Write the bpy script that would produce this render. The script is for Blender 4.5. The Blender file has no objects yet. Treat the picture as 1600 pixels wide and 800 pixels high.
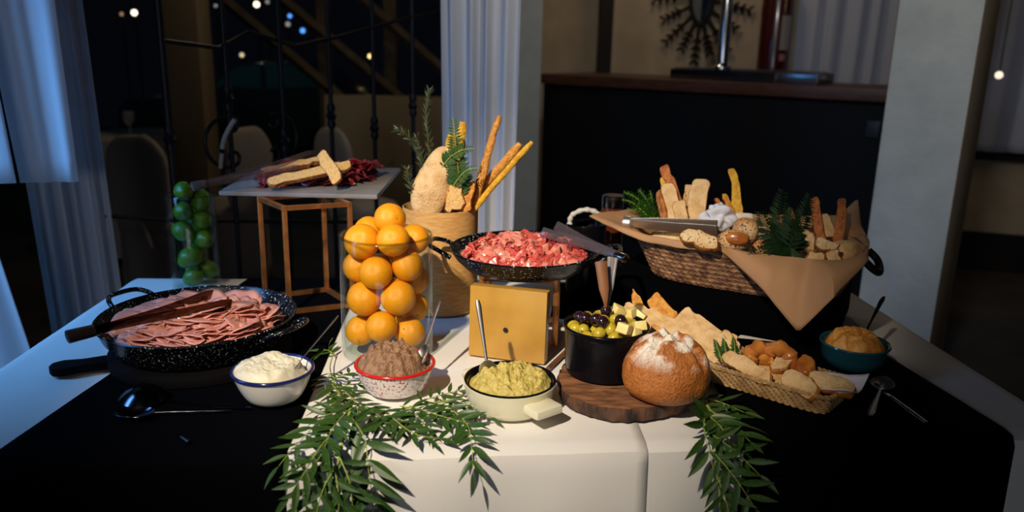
import bpy, bmesh, math, random
from mathutils import Vector, Matrix, Euler, noise

# ---------------------------------------------------------------- camera
SC = bpy.context.scene
COL = SC.collection
PI = math.pi
R = math.radians
cam_data = bpy.data.cameras.new('camera')
cam_data.sensor_width = 36.0
cam_data.lens = 28.0
cam_data.clip_start = 0.05
cam_data.clip_end = 100
cam_data.dof.use_dof = True
cam_data.dof.focus_distance = 1.62
cam_data.dof.aperture_fstop = 2.6
cam = bpy.data.objects.new('camera', cam_data)
COL.objects.link(cam)
cam.matrix_world = Matrix.Translation((0, 0, 1.41)) @ Matrix.Rotation(R(90 - 14.75), 4, 'X') @ Matrix.Rotation(R(1.2), 4, 'Z')
SC.camera = cam

# ---------------------------------------------------------------- night sky
world = bpy.data.worlds.new('night_sky')
SC.world = world
world.use_nodes = True
bg = world.node_tree.nodes['Background']
bg.inputs['Color'].default_value = (0.10, 0.12, 0.22, 1)
bg.inputs['Strength'].default_value = 0.012

# ---------------------------------------------------------------- lights
def lamp(name, kind, loc, aim, power, col, **kw):
    d = bpy.data.lights.new(name, kind)
    d.energy = power
    d.color = col
    for k, v in kw.items():
        setattr(d, k, v)
    o = bpy.data.objects.new(name, d)
    COL.objects.link(o)
    o.location = loc
    if aim is not None:
        o.rotation_euler = (Vector(aim) - Vector(loc)).to_track_quat('-Z', 'Y').to_euler()
    return o

# warm ceiling spot over the photographer's left shoulder
lamp('ceiling_spot', 'SPOT', (-0.88, -0.50, 2.80), (-0.08, 1.72, 0.89), 545, (1.0, 0.86, 0.67),
     spot_size=R(33), spot_blend=1.0, shadow_soft_size=0.035)
# blue dusk through the doorway on the left
lamp('dusk_doorway', 'AREA', (-1.90, 1.25, 1.75), (-1.18, 1.85, 0.98), 6.0, (0.14, 0.44, 1.0), shape='RECTANGLE', size=0.4, size_y=0.9, spread=R(80))
# cool general light of the dining room behind the photographer
lamp('room_light', 'AREA', (-0.9, -3.2, 1.45), (0.7, 2.5, 1.1), 16, (0.88, 0.92, 1.0), shape='RECTANGLE', size=1.6, size_y=0.8)
# unseen fill spot added to brighten the bar, the pier and the pillar
lamp('pillar_fill', 'SPOT', (0.30, 0.9, 2.8), (0.95, 3.7, 1.55), 82, (1.0, 0.99, 0.94), spot_size=R(66), spot_blend=0.6, shadow_soft_size=0.12)
# unseen warm fills added to brighten the terrace and the wall behind the bar
lamp('terrace_fill', 'POINT', (-1.3, 4.6, 3.1), None, 11, (1.0, 0.78, 0.5), shadow_soft_size=0.1)
lamp('bar_fill', 'POINT', (0.9, 5.0, 2.7), None, 13, (1.0, 0.75, 0.5), shadow_soft_size=0.15)
lamp('hall_lamp', 'POINT', (3.3, 3.4, 2.4), None, 3.0, (1.0, 0.72, 0.42), shadow_soft_size=0.15)

SC.view_settings.view_transform = 'Standard'
SC.view_settings.look = 'None'
SC.view_settings.exposure = 0.0
SC.view_settings.gamma = 1.0
SC.view_settings.use_curve_mapping = False

# ---------------------------------------------------------------- helpers
random.seed(7)

def lin(h):
    c = [int(h[i:i + 2], 16) / 255 for i in (0, 2, 4)]
    return tuple(((v + 0.055) / 1.055) ** 2.4 if v > 0.04045 else v / 12.92 for v in c) + (1,)

def mat(name, col, rough=0.5, metal=0.0, col2=None, scale=20, lo=0.4, hi=0.6, bump=0.0, bscale=60, sss=0.0, coat=0.0,
        sheen=0.0, spec=0.5, emit=None, estr=0.0, speck=None, stretch=None, flour=None, kind='noise', sssr=0.01):
    m = bpy.data.materials.new(name)
    m.use_nodes = True
    nt = m.node_tree
    N, L = nt.nodes, nt.links
    b = N['Principled BSDF']
    b.inputs['Roughness'].default_value = rough
    b.inputs['Metallic'].default_value = metal
    b.inputs['Specular IOR Level'].default_value = spec
    b.inputs['Coat Weight'].default_value = coat
    b.inputs['Coat Roughness'].default_value = 0.08
    b.inputs['Sheen Weight'].default_value = sheen
    if sss:
        b.inputs['Subsurface Weight'].default_value = sss
        b.inputs['Subsurface Radius'].default_value = (sssr, sssr * 0.5, sssr * 0.3)
        b.inputs['Subsurface Scale'].default_value = 1.0
    if emit:
        b.inputs['Emission Color'].default_value = emit
        b.inputs['Emission Strength'].default_value = estr
    tc = N.new('ShaderNodeTexCoord')
    vec = tc.outputs['Object']
    if stretch:
        mp = N.new('ShaderNodeMapping')
        mp.inputs['Scale'].default_value = stretch
        L.new(vec, mp.inputs['Vector'])
        vec = mp.outputs['Vector']
    out = None
    if col2:
        nz = N.new('ShaderNodeTexNoise')
        nz.inputs['Scale'].default_value = scale
        nz.inputs['Detail'].default_value = 5
        L.new(vec, nz.inputs['Vector'])
        rp = N.new('ShaderNodeValToRGB')
        rp.color_ramp.elements[0].position = lo
        rp.color_ramp.elements[0].color = col
        rp.color_ramp.elements[1].position = hi
        rp.color_ramp.elements[1].color = col2
        L.new(nz.outputs['Fac'], rp.inputs['Fac'])
        out = rp.outputs['Color']
    def mixin(out, fac, c):
        mx = N.new('ShaderNodeMix')
        mx.data_type = 'RGBA'
        L.new(fac, mx.inputs['Factor'])
        if out is not None:
            L.new(out, mx.inputs['A'])
        else:
            mx.inputs['A'].default_value = col
        mx.inputs['B'].default_value = c
        return mx.outputs['Result']
    def ramp(src, a, z):
        r = N.new('ShaderNodeMapRange')
        r.inputs['From Min'].default_value = a
        r.inputs['From Max'].default_value = z
        L.new(src, r.inputs['Value'])
        return r.outputs['Result']
    if speck:                      # small flecks: (colour, scale, low, high)
        nz = N.new('ShaderNodeTexNoise')
        nz.inputs['Scale'].default_value = speck[1]
        nz.inputs['Detail'].default_value = 2
        L.new(tc.outputs['Object'], nz.inputs['Vector'])
        out = mixin(out, ramp(nz.outputs['Fac'], speck[2], speck[3]), speck[0])
    if flour:                      # flour dusted on the top: (colour, scale, z low, z high)
        nz = N.new('ShaderNodeTexNoise')
        nz.inputs['Scale'].default_value = flour[1]
        nz.inputs['Detail'].default_value = 6
        L.new(tc.outputs['Object'], nz.inputs['Vector'])
        sp = N.new('ShaderNodeSeparateXYZ')
        L.new(tc.outputs['Object'], sp.inputs['Vector'])
        zz = ramp(sp.outputs['Z'], flour[2], flour[3])
        ml = N.new('ShaderNodeMath')
        ml.operation = 'MULTIPLY'
        L.new(zz, ml.inputs[0])
        L.new(ramp(nz.outputs['Fac'], 0.47, 0.56), ml.inputs[1])
        out = mixin(out, ml.outputs[0], flour[0])
    if out is not None:
        L.new(out, b.inputs['Base Color'])
    else:
        b.inputs['Base Color'].default_value = col
    if bump:
        nb = N.new('ShaderNodeTexNoise')
        nb.inputs['Scale'].default_value = bscale
        nb.inputs['Detail'].default_value = 5
        L.new(vec, nb.inputs['Vector'])
        bp = N.new('ShaderNodeBump')
        bp.inputs['Strength'].default_value = bump
        bp.inputs['Distance'].default_value = 0.004
        L.new(nb.outputs['Fac'], bp.inputs['Height'])
        L.new(bp.outputs['Normal'], b.inputs['Normal'])
    return m

def clear_mat(name, tint, rough=0.03, ior=1.45, milk=0.0):
    """thin clear wall: see-through with a mirror sheen that grows towards the edge"""
    m = bpy.data.materials.new(name)
    m.use_nodes = True
    nt = m.node_tree
    N, L = nt.nodes, nt.links
    N.remove(N['Principled BSDF'])
    tr = N.new('ShaderNodeBsdfTransparent')
    tr.inputs['Color'].default_value = tint
    gl = N.new('ShaderNodeBsdfGlossy')
    gl.inputs['Roughness'].default_value = rough
    gl.inputs['Color'].default_value = (1, 1, 1, 1)
    lw = N.new('ShaderNodeLayerWeight')
    lw.inputs['Blend'].default_value = 0.5
    pw = N.new('ShaderNodeMath')
    pw.operation = 'POWER'
    pw.inputs[1].default_value = 4.0
    L.new(lw.outputs['Facing'], pw.inputs[0])
    ma = N.new('ShaderNodeMath')
    ma.operation = 'MULTIPLY_ADD'
    ma.inputs[1].default_value = 0.55 * (ior - 0.45)
    ma.inputs[2].default_value = 0.016 * (ior - 0.45)
    L.new(pw.outputs[0], ma.inputs[0])
    mx = N.new('ShaderNodeMixShader')
    L.new(ma.outputs[0], mx.inputs[0])
    L.new(tr.outputs[0], mx.inputs[1])
    L.new(gl.outputs[0], mx.inputs[2])
    out = mx.outputs[0]
    if milk:                       # diffuse share: clouded plastic, and the glint painted into the wine glass
        df = N.new('ShaderNodeBsdfDiffuse')
        df.inputs['Color'].default_value = (0.72, 0.68, 0.74, 1)
        m2 = N.new('ShaderNodeMixShader')
        m2.inputs[0].default_value = milk
        L.new(out, m2.inputs[1])
        L.new(df.outputs[0], m2.inputs[2])
        out = m2.outputs[0]
    L.new(out, N['Material Output'].inputs['Surface'])
    return m

def sheer_mat(name, col, clear):
    """light curtain cloth: diffuse, partly translucent, partly see-through"""
    m = bpy.data.materials.new(name)
    m.use_nodes = True
    nt = m.node_tree
    N, L = nt.nodes, nt.links
    N.remove(N['Principled BSDF'])
    d = N.new('ShaderNodeBsdfDiffuse')
    d.inputs['Color'].default_value = col
    t = N.new('ShaderNodeBsdfTranslucent')
    t.inputs['Color'].default_value = col
    tr = N.new('ShaderNodeBsdfTransparent')
    a = N.new('ShaderNodeMixShader')
    a.inputs[0].default_value = 0.3
    L.new(d.outputs[0], a.inputs[1])
    L.new(t.outputs[0], a.inputs[2])
    c = N.new('ShaderNodeMixShader')
    c.inputs[0].default_value = clear
    L.new(a.outputs[0], c.inputs[1])
    L.new(tr.outputs[0], c.inputs[2])
    L.new(c.outputs[0], N['Material Output'].inputs['Surface'])
    return m

class MB:
    """collects faces for one mesh"""
    def __init__(s):
        s.v, s.f, s.m = [], [], []
    def add(s, verts, faces, mi=0):
        o = len(s.v)
        s.v += [tuple(p) for p in verts]
        s.f += [tuple(i + o for i in f) for f in faces]
        s.m += [mi] * len(faces)
        return s
    def grid(s, fn, nu, nv, closed=False, mi=0):
        cu = nu if closed else nu + 1
        vs = [fn(i / nu, j / nv) for j in range(nv + 1) for i in range(cu)]
        fs = [(j * cu + i, j * cu + (i + 1) % cu, (j + 1) * cu + (i + 1) % cu, (j + 1) * cu + i) for j in range(nv) for i in range(nu)]
        return s.add(vs, fs, mi)
    def lathe(s, prof, seg=48, mi=0, c=(0, 0, 0)):
        n = len(prof)
        vs, fs = [], []
        idx = []
        for r, z in prof:
            if r < 1e-6:
                idx.append([len(vs)] * seg)
                vs.append((c[0], c[1], c[2] + z))
            else:
                idx.append(list(range(len(vs), len(vs) + seg)))
                vs += [(c[0] + r * math.cos(2 * PI * k / seg), c[1] + r * math.sin(2 * PI * k / seg), c[2] + z) for k in range(seg)]
        for a in range(n - 1):
            for k in range(seg):
                q = [idx[a][k], idx[a][(k + 1) % seg], idx[a + 1][(k + 1) % seg], idx[a + 1][k]]
                u = []
                for i in q:
                    if i not in u:
                        u.append(i)
                if len(u) > 2:
                    fs.append(u)
        return s.add(vs, fs, mi)
    def tube(s, pts, r, seg=10, closed=False, mi=0, flat=1.0, up=None):
        pts = [Vector(p) for p in pts]
        n = len(pts)
        rr = r if isinstance(r, (list, tuple)) else [r] * n
        vs, prev = [], None
        for i, p in enumerate(pts):
            a = pts[(i - 1) % n] if (closed or i) else p
            b = pts[(i + 1) % n] if (closed or i < n - 1) else p
            t = (b - a).normalized()
            if up is not None:
                nrm = Vector(up) - t * t.dot(Vector(up))
            elif prev is None:
                nrm = Vector((0, 0, 1)) if abs(t.z) < 0.9 else Vector((1, 0, 0))
                nrm = nrm - t * t.dot(nrm)
            else:
                nrm = prev - t * t.dot(prev)
            nrm.normalize()
            prev = nrm
            bi = t.cross(nrm)
            for k in range(seg):
                a_ = 2 * PI * k / seg
                vs.append(p + rr[i] * (math.cos(a_) * flat * nrm + math.sin(a_) * bi))
        fs = []
        for i in range(n if closed else n - 1):
            j = (i + 1) % n
            fs += [(i * seg + k, i * seg + (k + 1) % seg, j * seg + (k + 1) % seg, j * seg + k) for k in range(seg)]
        if not closed:
            fs.append(tuple(range(seg - 1, -1, -1)))
            fs.append(tuple((n - 1) * seg + k for k in range(seg)))
        return s.add(vs, fs, mi)
    def box(s, lo, hi, mi=0):
        (a, b, c), (d, e, f) = lo, hi
        vs = [(a, b, c), (d, b, c), (d, e, c), (a, e, c), (a, b, f), (d, b, f), (d, e, f), (a, e, f)]
        return s.add(vs, [(0, 3, 2, 1), (4, 5, 6, 7), (0, 1, 5, 4), (1, 2, 6, 5), (2, 3, 7, 6), (3, 0, 4, 7)], mi)
    def prism(s, poly, z0, z1, mi=0):
        n = len(poly)
        vs = [(x, y, z0) for x, y in poly] + [(x, y, z1) for x, y in poly]
        fs = [tuple(range(n - 1, -1, -1)), tuple(range(n, 2 * n))] + [(i, (i + 1) % n, n + (i + 1) % n, n + i) for i in range(n)]
        return s.add(vs, fs, mi)
    def blob(s, rx, ry, rz, nu=20, nv=12, amp=0.0, freq=20, seed=0, p=2.0, mi=0, c=(0, 0, 0)):
        e = 2.0 / p
        def sg(v):
            return math.copysign(abs(v) ** e, v)
        vs, fs = [(c[0], c[1], c[2] - rz)], []
        for j in range(1, nv):
            la = -PI / 2 + PI * j / nv
            for i in range(nu):
                lo = 2 * PI * i / nu
                vs.append((c[0] + rx * sg(math.cos(la)) * sg(math.cos(lo)), c[1] + ry * sg(math.cos(la)) * sg(math.sin(lo)), c[2] + rz * sg(math.sin(la))))
        vs.append((c[0], c[1], c[2] + rz))
        if amp:
            o = Vector((seed * 3.1, seed * 1.7, seed * 0.9))
            q = []
            for v in vs:
                v = Vector(v)
                d = (v - Vector(c)).normalized()
                q.append(v + d * amp * noise.noise(v * freq + o))
            vs = q
        fs += [(0, 1 + (i + 1) % nu, 1 + i) for i in range(nu)]
        for j in range(nv - 2):
            a, b = 1 + j * nu, 1 + (j + 1) * nu
            fs += [(a + i, a + (i + 1) % nu, b + (i + 1) % nu, b + i) for i in range(nu)]
        a, t = 1 + (nv - 2) * nu, len(vs) - 1
        fs += [(a + i, a + (i + 1) % nu, t) for i in range(nu)]
        return s.add(vs, fs, mi)
    def mesh(s, name, mats, smooth=True, bevel=0.0, fixn=False):
        me = bpy.data.meshes.new(name)
        me.from_pydata(s.v, [], s.f)
        for m in (mats if isinstance(mats, (list, tuple)) else [mats]):
            me.materials.append(m)
        if any(s.m):
            me.polygons.foreach_set('material_index', s.m)
        if bevel or fixn:
            bm = bmesh.new()
            bm.from_mesh(me)
            bmesh.ops.recalc_face_normals(bm, faces=bm.faces)
            if bevel:
                es = [e for e in bm.edges if len(e.link_faces) == 2 and e.calc_face_angle(0) > 0.6]
                bmesh.ops.bevel(bm, geom=es, offset=bevel, segments=2, affect='EDGES', profile=0.6)
            bm.to_mesh(me)
            bm.free()
        if smooth:
            me.polygons.foreach_set('use_smooth', [True] * len(me.polygons))
            me.set_sharp_from_angle(angle=R(40))
        me.update()
        return me
    def build(s, name, mats, parent=None, loc=(0, 0, 0), rot=(0, 0, 0), smooth=True, bevel=0.0, fixn=False):
        return put(name, s.mesh(name, mats, smooth, bevel, fixn), parent, loc, rot)

def put(name, me, parent=None, loc=(0, 0, 0), rot=(0, 0, 0), scale=None):
    o = bpy.data.objects.new(name, me)
    COL.objects.link(o)
    o.parent = parent
    o.location = loc
    o.rotation_euler = rot
    if scale:
        o.scale = scale
    return o

def tag(o, label=None, cat=None, group=None, kind=None):
    for k, v in (('label', label), ('category', cat), ('group', group), ('kind', kind)):
        if v:
            o[k] = v
    return o

def thing(name, label, cat, loc=(0, 0, 0), rotz=0.0, group=None, rot=None):
    o = bpy.data.objects.new(name, None)
    o.empty_display_size = 0.05
    COL.objects.link(o)
    o.location = loc
    o.rotation_euler = rot or (0, 0, rotz)
    return tag(o, label, cat, group)

def copy_tree(o, loc=None, rot=None, label=None, group=None, parent=None):
    c = o.copy()
    COL.objects.link(c)
    if parent is not None:
        c.parent = parent
    if loc is not None:
        c.location = loc
    if rot is not None:
        c.rotation_euler = rot
    if label:
        c['label'] = label
    if group:
        c['group'] = group
    for ch in list(o.children):
        copy_tree(ch, parent=c)
    return c

def smooth_path(pts, n=6):
    """Catmull-Rom through the points"""
    P = [Vector(p) for p in pts]
    if len(P) < 3:
        return [P[0].lerp(P[-1], i / n) for i in range(n + 1)]
    out = []
    for i in range(len(P) - 1):
        a, b, c, d = P[max(i - 1, 0)], P[i], P[i + 1], P[min(i + 2, len(P) - 1)]
        for k in range(n):
            t = k / n
            out.append(0.5 * ((2 * b) + (c - a) * t + (2 * a - 5 * b + 4 * c - d) * t * t + (3 * b - a - 3 * c + d) * t ** 3))
    out.append(P[-1])
    return out

def solid(o, t, offset=0.0):
    m = o.modifiers.new('thickness', 'SOLIDIFY')
    m.thickness = t
    m.offset = offset
    return o

def fbm(x, y, z=0.0, o=3):
    v, a = 0.0, 1.0
    for k in range(o):
        v += a * noise.noise(Vector((x, y, z + 7.3 * k)))
        x, y, z, a = x * 2.03, y * 2.03, z * 2.03, a * 0.5
    return v

# ---------------------------------------------------------------- materials
WHITE_CLOTH = mat('white_cotton', (0.74, 0.72, 0.70, 1), 0.85, bump=0.15, bscale=700, sheen=0.1)
BLACK_CLOTH = mat('black_cotton', (0.0012, 0.0013, 0.0024, 1), 0.95, spec=0.03)
CURTAIN = mat('curtain_cotton', (0.60, 0.60, 0.64, 1), 0.9, bump=0.1, bscale=500, sheen=0.1)
VOILE = sheer_mat('white_voile', (0.80, 0.84, 0.90, 1), 0.12)
SHEER = sheer_mat('grey_sheer', (0.62, 0.66, 0.80, 1), 0.2)
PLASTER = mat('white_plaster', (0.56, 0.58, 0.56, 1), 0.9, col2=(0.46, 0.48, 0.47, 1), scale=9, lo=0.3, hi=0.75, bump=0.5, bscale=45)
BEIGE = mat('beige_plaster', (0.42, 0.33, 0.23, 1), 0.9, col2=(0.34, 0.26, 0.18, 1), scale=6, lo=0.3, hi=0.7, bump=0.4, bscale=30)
TERRA = mat('terrace_plaster', (0.36, 0.29, 0.19, 1), 0.9, bump=0.3, bscale=30)
FLOOR = mat('dark_floor', (0.035, 0.03, 0.028, 1), 0.7, col2=(0.05, 0.042, 0.036, 1), scale=4)
BAR_BLACK = mat('black_bar_paint', (0.003, 0.004, 0.007, 1), 0.75, spec=0.2)
BAR_WOOD = mat('dark_stained_wood', (0.095, 0.035, 0.02, 1), 0.45, col2=(0.05, 0.018, 0.01, 1), scale=8, stretch=(1, 12, 12), bump=0.1)
DARK_WOOD = mat('near_black_wood', (0.010, 0.007, 0.006, 1), 0.6, spec=0.2)
PADDLE = mat('black_board', (0.004, 0.0035, 0.004, 1), 0.8, spec=0.08)
IRON = mat('black_wrought_iron', (0.012, 0.014, 0.02, 1), 0.45, metal=0.3)
COPPER = mat('brushed_copper', (0.62, 0.27, 0.09, 1), 0.36, metal=0.85, col2=(0.45, 0.18, 0.06, 1), scale=30)
STEEL = mat('polished_steel', (0.62, 0.62, 0.63, 1), 0.16, metal=1.0)
SPOON_STEEL = mat('worn_steel', (0.42, 0.41, 0.40, 1), 0.36, metal=1.0)
DARK_STEEL = mat('dark_steel', (0.30, 0.31, 0.34, 1), 0.2, metal=1.0)
BLACK_STEEL = mat('dark_polished_steel', (0.10, 0.10, 0.12, 1), 0.14, metal=1.0)
GLASS = clear_mat('clear_glass', (0.93, 0.96, 0.94, 1))
ACRYLIC = clear_mat('clear_acrylic', (0.66, 0.56, 0.62, 1), 0.16, 2.2, 0.05)
SMOKED = clear_mat('smoked_acrylic', (0.30, 0.17, 0.11, 1), 0.12, 1.5)
ENAMEL_BLACK = mat('black_speckled_enamel', (0.004, 0.004, 0.006, 1), 0.25, spec=0.2, coat=0.05, speck=((0.55, 0.57, 0.6, 1), 240, 0.64, 0.68))
ENAMEL_JET = mat('black_enamel', (0.003, 0.003, 0.005, 1), 0.2, spec=0.16, coat=0.04)
ENAMEL_WHITE = mat('white_enamel', (0.74, 0.73, 0.68, 1), 0.14, coat=0.5)
ENAMEL_CREAM = mat('cream_enamel', (0.72, 0.68, 0.50, 1), 0.16, coat=0.5)
ENAMEL_RED_FLECK = mat('white_enamel_red_flecks', (0.76, 0.71, 0.67, 1), 0.14, coat=0.5, speck=((0.42, 0.03, 0.035, 1), 210, 0.575, 0.61))
RIM_BLUE = mat('navy_enamel_rim', (0.010, 0.014, 0.10, 1), 0.15, coat=0.4)
RIM_RED = mat('red_enamel_rim', (0.55, 0.012, 0.012, 1), 0.18, coat=0.4)
TEAL = mat('teal_glaze', (0.012, 0.075, 0.10, 1), 0.15, coat=0.5)
MARBLE = mat('grey_stone', (0.16, 0.15, 0.15, 1), 0.35, col2=(0.27, 0.255, 0.25, 1), scale=7, lo=0.35, hi=0.7, bump=0.05)
KRAFT_BOX = mat('tan_kraft', (0.66, 0.37, 0.12, 1), 0.7, col2=(0.54, 0.28, 0.08, 1), scale=40, stretch=(1, 1, 6), bump=0.15)
KRAFT = mat('kraft_paper', (0.42, 0.225, 0.105, 1), 0.75, bump=0.12, bscale=90)
OCHRE = mat('ochre_board', (0.50, 0.28, 0.050, 1), 0.35, col2=(0.40, 0.205, 0.035, 1), scale=12, lo=0.35, hi=0.7, bump=0.12, bscale=25)
ORANGE = mat('orange_peel', (0.90, 0.37, 0.008, 1), 0.36, col2=(0.88, 0.31, 0.005, 1), scale=12, bump=0.25, bscale=190, sss=0.12)
LIME = mat('lime_peel', (0.12, 0.24, 0.012, 1), 0.26, col2=(0.035, 0.11, 0.008, 1), scale=14, bump=0.15, bscale=160)
HAM = mat('pink_ham', (0.62, 0.25, 0.20, 1), 0.38, col2=(0.74, 0.37, 0.30, 1), scale=25, lo=0.4, hi=0.65, sss=0.15, coat=0.12)
SALAMI = mat('red_salami', (0.56, 0.07, 0.058, 1), 0.27, col2=(0.74, 0.20, 0.16, 1), scale=260, lo=0.45, hi=0.75, sss=0.12, coat=0.3)
SALAMI_PALE = mat('pale_salami', (0.72, 0.20, 0.15, 1), 0.3, col2=(0.80, 0.36, 0.28, 1), scale=200, lo=0.42, hi=0.7, sss=0.12, coat=0.25)
SALAMI_DARK = mat('dark_salami', (0.40, 0.03, 0.028, 1), 0.3, col2=(0.60, 0.10, 0.08, 1), scale=200, lo=0.42, hi=0.7, sss=0.1, coat=0.3)
CURED = mat('dark_cured_beef', (0.16, 0.008, 0.014, 1), 0.28, col2=(0.28, 0.03, 0.035, 1), scale=40, coat=0.25)
CRUMB = mat('bread_crumb', (0.80, 0.50, 0.19, 1), 0.8, col2=(0.56, 0.30, 0.09, 1), scale=120, lo=0.48, hi=0.85, bump=1.0, bscale=260)
CIABATTA = mat('pale_ciabatta_crust', (0.74, 0.50, 0.25, 1), 0.8, col2=(0.52, 0.29, 0.10, 1), scale=42, lo=0.42, hi=0.74, bump=0.8, bscale=170)
CRUST = mat('golden_crust', (0.52, 0.22, 0.055, 1), 0.55, col2=(0.28, 0.085, 0.018, 1), scale=75, bump=0.9, bscale=200)
STICK = mat('golden_breadstick', (0.74, 0.36, 0.06, 1), 0.6, col2=(0.48, 0.16, 0.02, 1), scale=90, lo=0.38, hi=0.68, bump=0.9, bscale=220)
STICK_RED = mat('rusty_breadstick', (0.58, 0.19, 0.04, 1), 0.6, col2=(0.36, 0.085, 0.015, 1), scale=90, lo=0.38, hi=0.68, bump=0.9, bscale=220)
STICK_YELLOW = mat('yellow_breadstick', (0.78, 0.46, 0.03, 1), 0.6, col2=(0.62, 0.30, 0.015, 1), scale=90, bump=0.9, bscale=220)
LOAF = mat('rye_loaf_crust', (0.47, 0.155, 0.027, 1), 0.42, col2=(0.27, 0.07, 0.013, 1), scale=160, lo=0.42, hi=0.85, bump=1.0, bscale=230,
           flour=((0.82, 0.74, 0.65, 1), 30, 0.066, 0.094))
SEEDED = mat('seeded_roll_crust', (0.55, 0.25, 0.08, 1), 0.6, col2=(0.72, 0.48, 0.24, 1), scale=16, lo=0.4, hi=0.62, bump=0.3, speck=((0.02, 0.014, 0.012, 1), 210, 0.57, 0.61))
PALE_ROLL = mat('pale_roll', (0.70, 0.50, 0.27, 1), 0.75, col2=(0.52, 0.30, 0.10, 1), scale=20, bump=0.3, speck=((0.02, 0.014, 0.012, 1), 190, 0.60, 0.64))
GLAZED = mat('glazed_pastry_crust', (0.55, 0.20, 0.035, 1), 0.28, col2=(0.30, 0.075, 0.012, 1), scale=22, lo=0.4, hi=0.66, coat=0.25, bump=0.2)
CREAM_CHEESE = mat('cream_cheese', (0.66, 0.61, 0.46, 1), 0.5, bump=0.25, bscale=50, sss=0.1)
PATE = mat('brown_pate', (0.21, 0.105, 0.052, 1), 0.65, col2=(0.31, 0.175, 0.095, 1), scale=110, bump=1.0, bscale=230)
GUAC = mat('yellow_green_dip', (0.58, 0.46, 0.13, 1), 0.5, col2=(0.42, 0.33, 0.07, 1), scale=110, lo=0.35, hi=0.7, bump=1.0, bscale=210)
ORANGE_DIP = mat('orange_dip', (0.72, 0.33, 0.06, 1), 0.5, col2=(0.55, 0.20, 0.03, 1), scale=28, bump=0.5, bscale=70)
GREEN_OLIVE = mat('green_olive', (0.40, 0.31, 0.022, 1), 0.2, col2=(0.52, 0.38, 0.03, 1), scale=60, coat=0.4)
BLACK_OLIVE = mat('black_olive', (0.018, 0.006, 0.012, 1), 0.15, coat=0.5)
CHEESE = mat('pale_yellow_cheese', (0.82, 0.66, 0.26, 1), 0.45, sss=0.1)
BARK = mat('wood_bark', (0.13, 0.058, 0.03, 1), 0.85, col2=(0.022, 0.012, 0.009, 1), scale=40, stretch=(1, 1, 0.25), bump=0.9, bscale=45)
SAWN = mat('sawn_wood', (0.30, 0.13, 0.055, 1), 0.6, col2=(0.07, 0.028, 0.014, 1), scale=24, lo=0.35, hi=0.68, stretch=(1, 3.2, 1), bump=0.3)
SPOON_WOOD = mat('spoon_wood', (0.20, 0.075, 0.022, 1), 0.5, col2=(0.13, 0.042, 0.014, 1), scale=20, stretch=(1, 1, 0.2))
LEAF = mat('pepper_tree_leaf', (0.020, 0.060, 0.010, 1), 0.42, col2=(0.038, 0.088, 0.014, 1), scale=18, spec=0.4)
STEM = mat('pale_green_stem', (0.30, 0.36, 0.06, 1), 0.5)
FERN = mat('fern_green', (0.018, 0.060, 0.008, 1), 0.6, spec=0.25, col2=(0.03, 0.085, 0.010, 1), scale=20)
DARK_FERN = mat('dark_fern_green', (0.006, 0.022, 0.006, 1), 0.65, spec=0.2, col2=(0.010, 0.034, 0.008, 1), scale=20)
BRIGHT_GREEN = mat('curly_herb_green', (0.07, 0.26, 0.025, 1), 0.5, col2=(0.03, 0.15, 0.02, 1), scale=25)
ROSEMARY = mat('rosemary_green', (0.07, 0.10, 0.05, 1), 0.6, col2=(0.11, 0.13, 0.055, 1), scale=30)
TWIG = mat('brown_twig', (0.16, 0.09, 0.05, 1), 0.8)
WICKER = mat('brown_wicker', (0.40, 0.22, 0.105, 1), 0.5, col2=(0.09, 0.035, 0.018, 1), scale=45, lo=0.35, hi=0.65, bump=0.3)
WICKER_DARK = mat('dark_wicker', (0.22, 0.10, 0.05, 1), 0.5, col2=(0.07, 0.028, 0.016, 1), scale=45, lo=0.35, hi=0.65, bump=0.3)
WICKER_PALE = mat('straw_wicker', (0.46, 0.29, 0.12, 1), 0.6, col2=(0.26, 0.14, 0.05, 1), scale=40, lo=0.35, hi=0.65, bump=0.3)
PAPER = mat('white_paper', (0.66, 0.66, 0.74, 1), 0.8)
JAR_BROWN = mat('amber_jar', (0.10, 0.022, 0.008, 1), 0.12, coat=0.6)
RED_PAINT = mat('dark_red_paint', (0.045, 0.004, 0.004, 1), 0.25, coat=0.4)
MIRROR = mat('mirror_glass', (0.55, 0.66, 0.74, 1), 0.05, metal=1.0)
COVER = mat('pale_chair_cover', (0.46, 0.43, 0.40, 1), 0.9)
CAR_PAINT = mat('dark_car_paint', (0.02, 0.03, 0.035, 1), 0.25, coat=0.5)

# ================================================================ setting
def struct(name, o):
    o.name = name
    return tag(o, kind='structure')

struct('floor', MB().box((-9, -3, -0.1), (6, 13, 0)).build('floor', FLOOR, smooth=False))
# back wall behind the bar, with the window at its right end
def wall_pt(s):            # s metres along the wall line
    return Vector((0.0, 6.3)) + Vector((0.952, -0.307)) * s
wall_rot = math.atan2(-0.307, 0.952)
wb = thing('wall_back', None, None, (0.0, 6.3, 0), wall_rot)
struct('wall_back', wb)
WIN0, WIN1, SILL = 3.16, 4.5, 0.79
m = MB().box((-0.05, 0, 0), (WIN0, 0.2, 2.9)).build('wall_panel', BEIGE, wb, smooth=False)
m = MB().box((WIN0, 0, 0), (5.6, 0.2, SILL)).build('wall_panel', BEIGE, wb, smooth=False)
m = MB().box((WIN1, 0, SILL), (5.6, 0.2, 2.9)).build('wall_panel', BEIGE, wb, smooth=False)
m = MB().box((WIN0, 0, 2.2), (WIN1, 0.2, 2.9)).build('wall_panel', BEIGE, wb, smooth=False)
b = MB().box((2.9, -0.03, 0), (5.6, -0.002, 0.26)).build('baseboard_back', DARK_WOOD, smooth=False)
b.location, b.rotation_euler = (0, 6.3, 0), (0, 0, wall_rot)
struct('baseboard_back', b)
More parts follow.
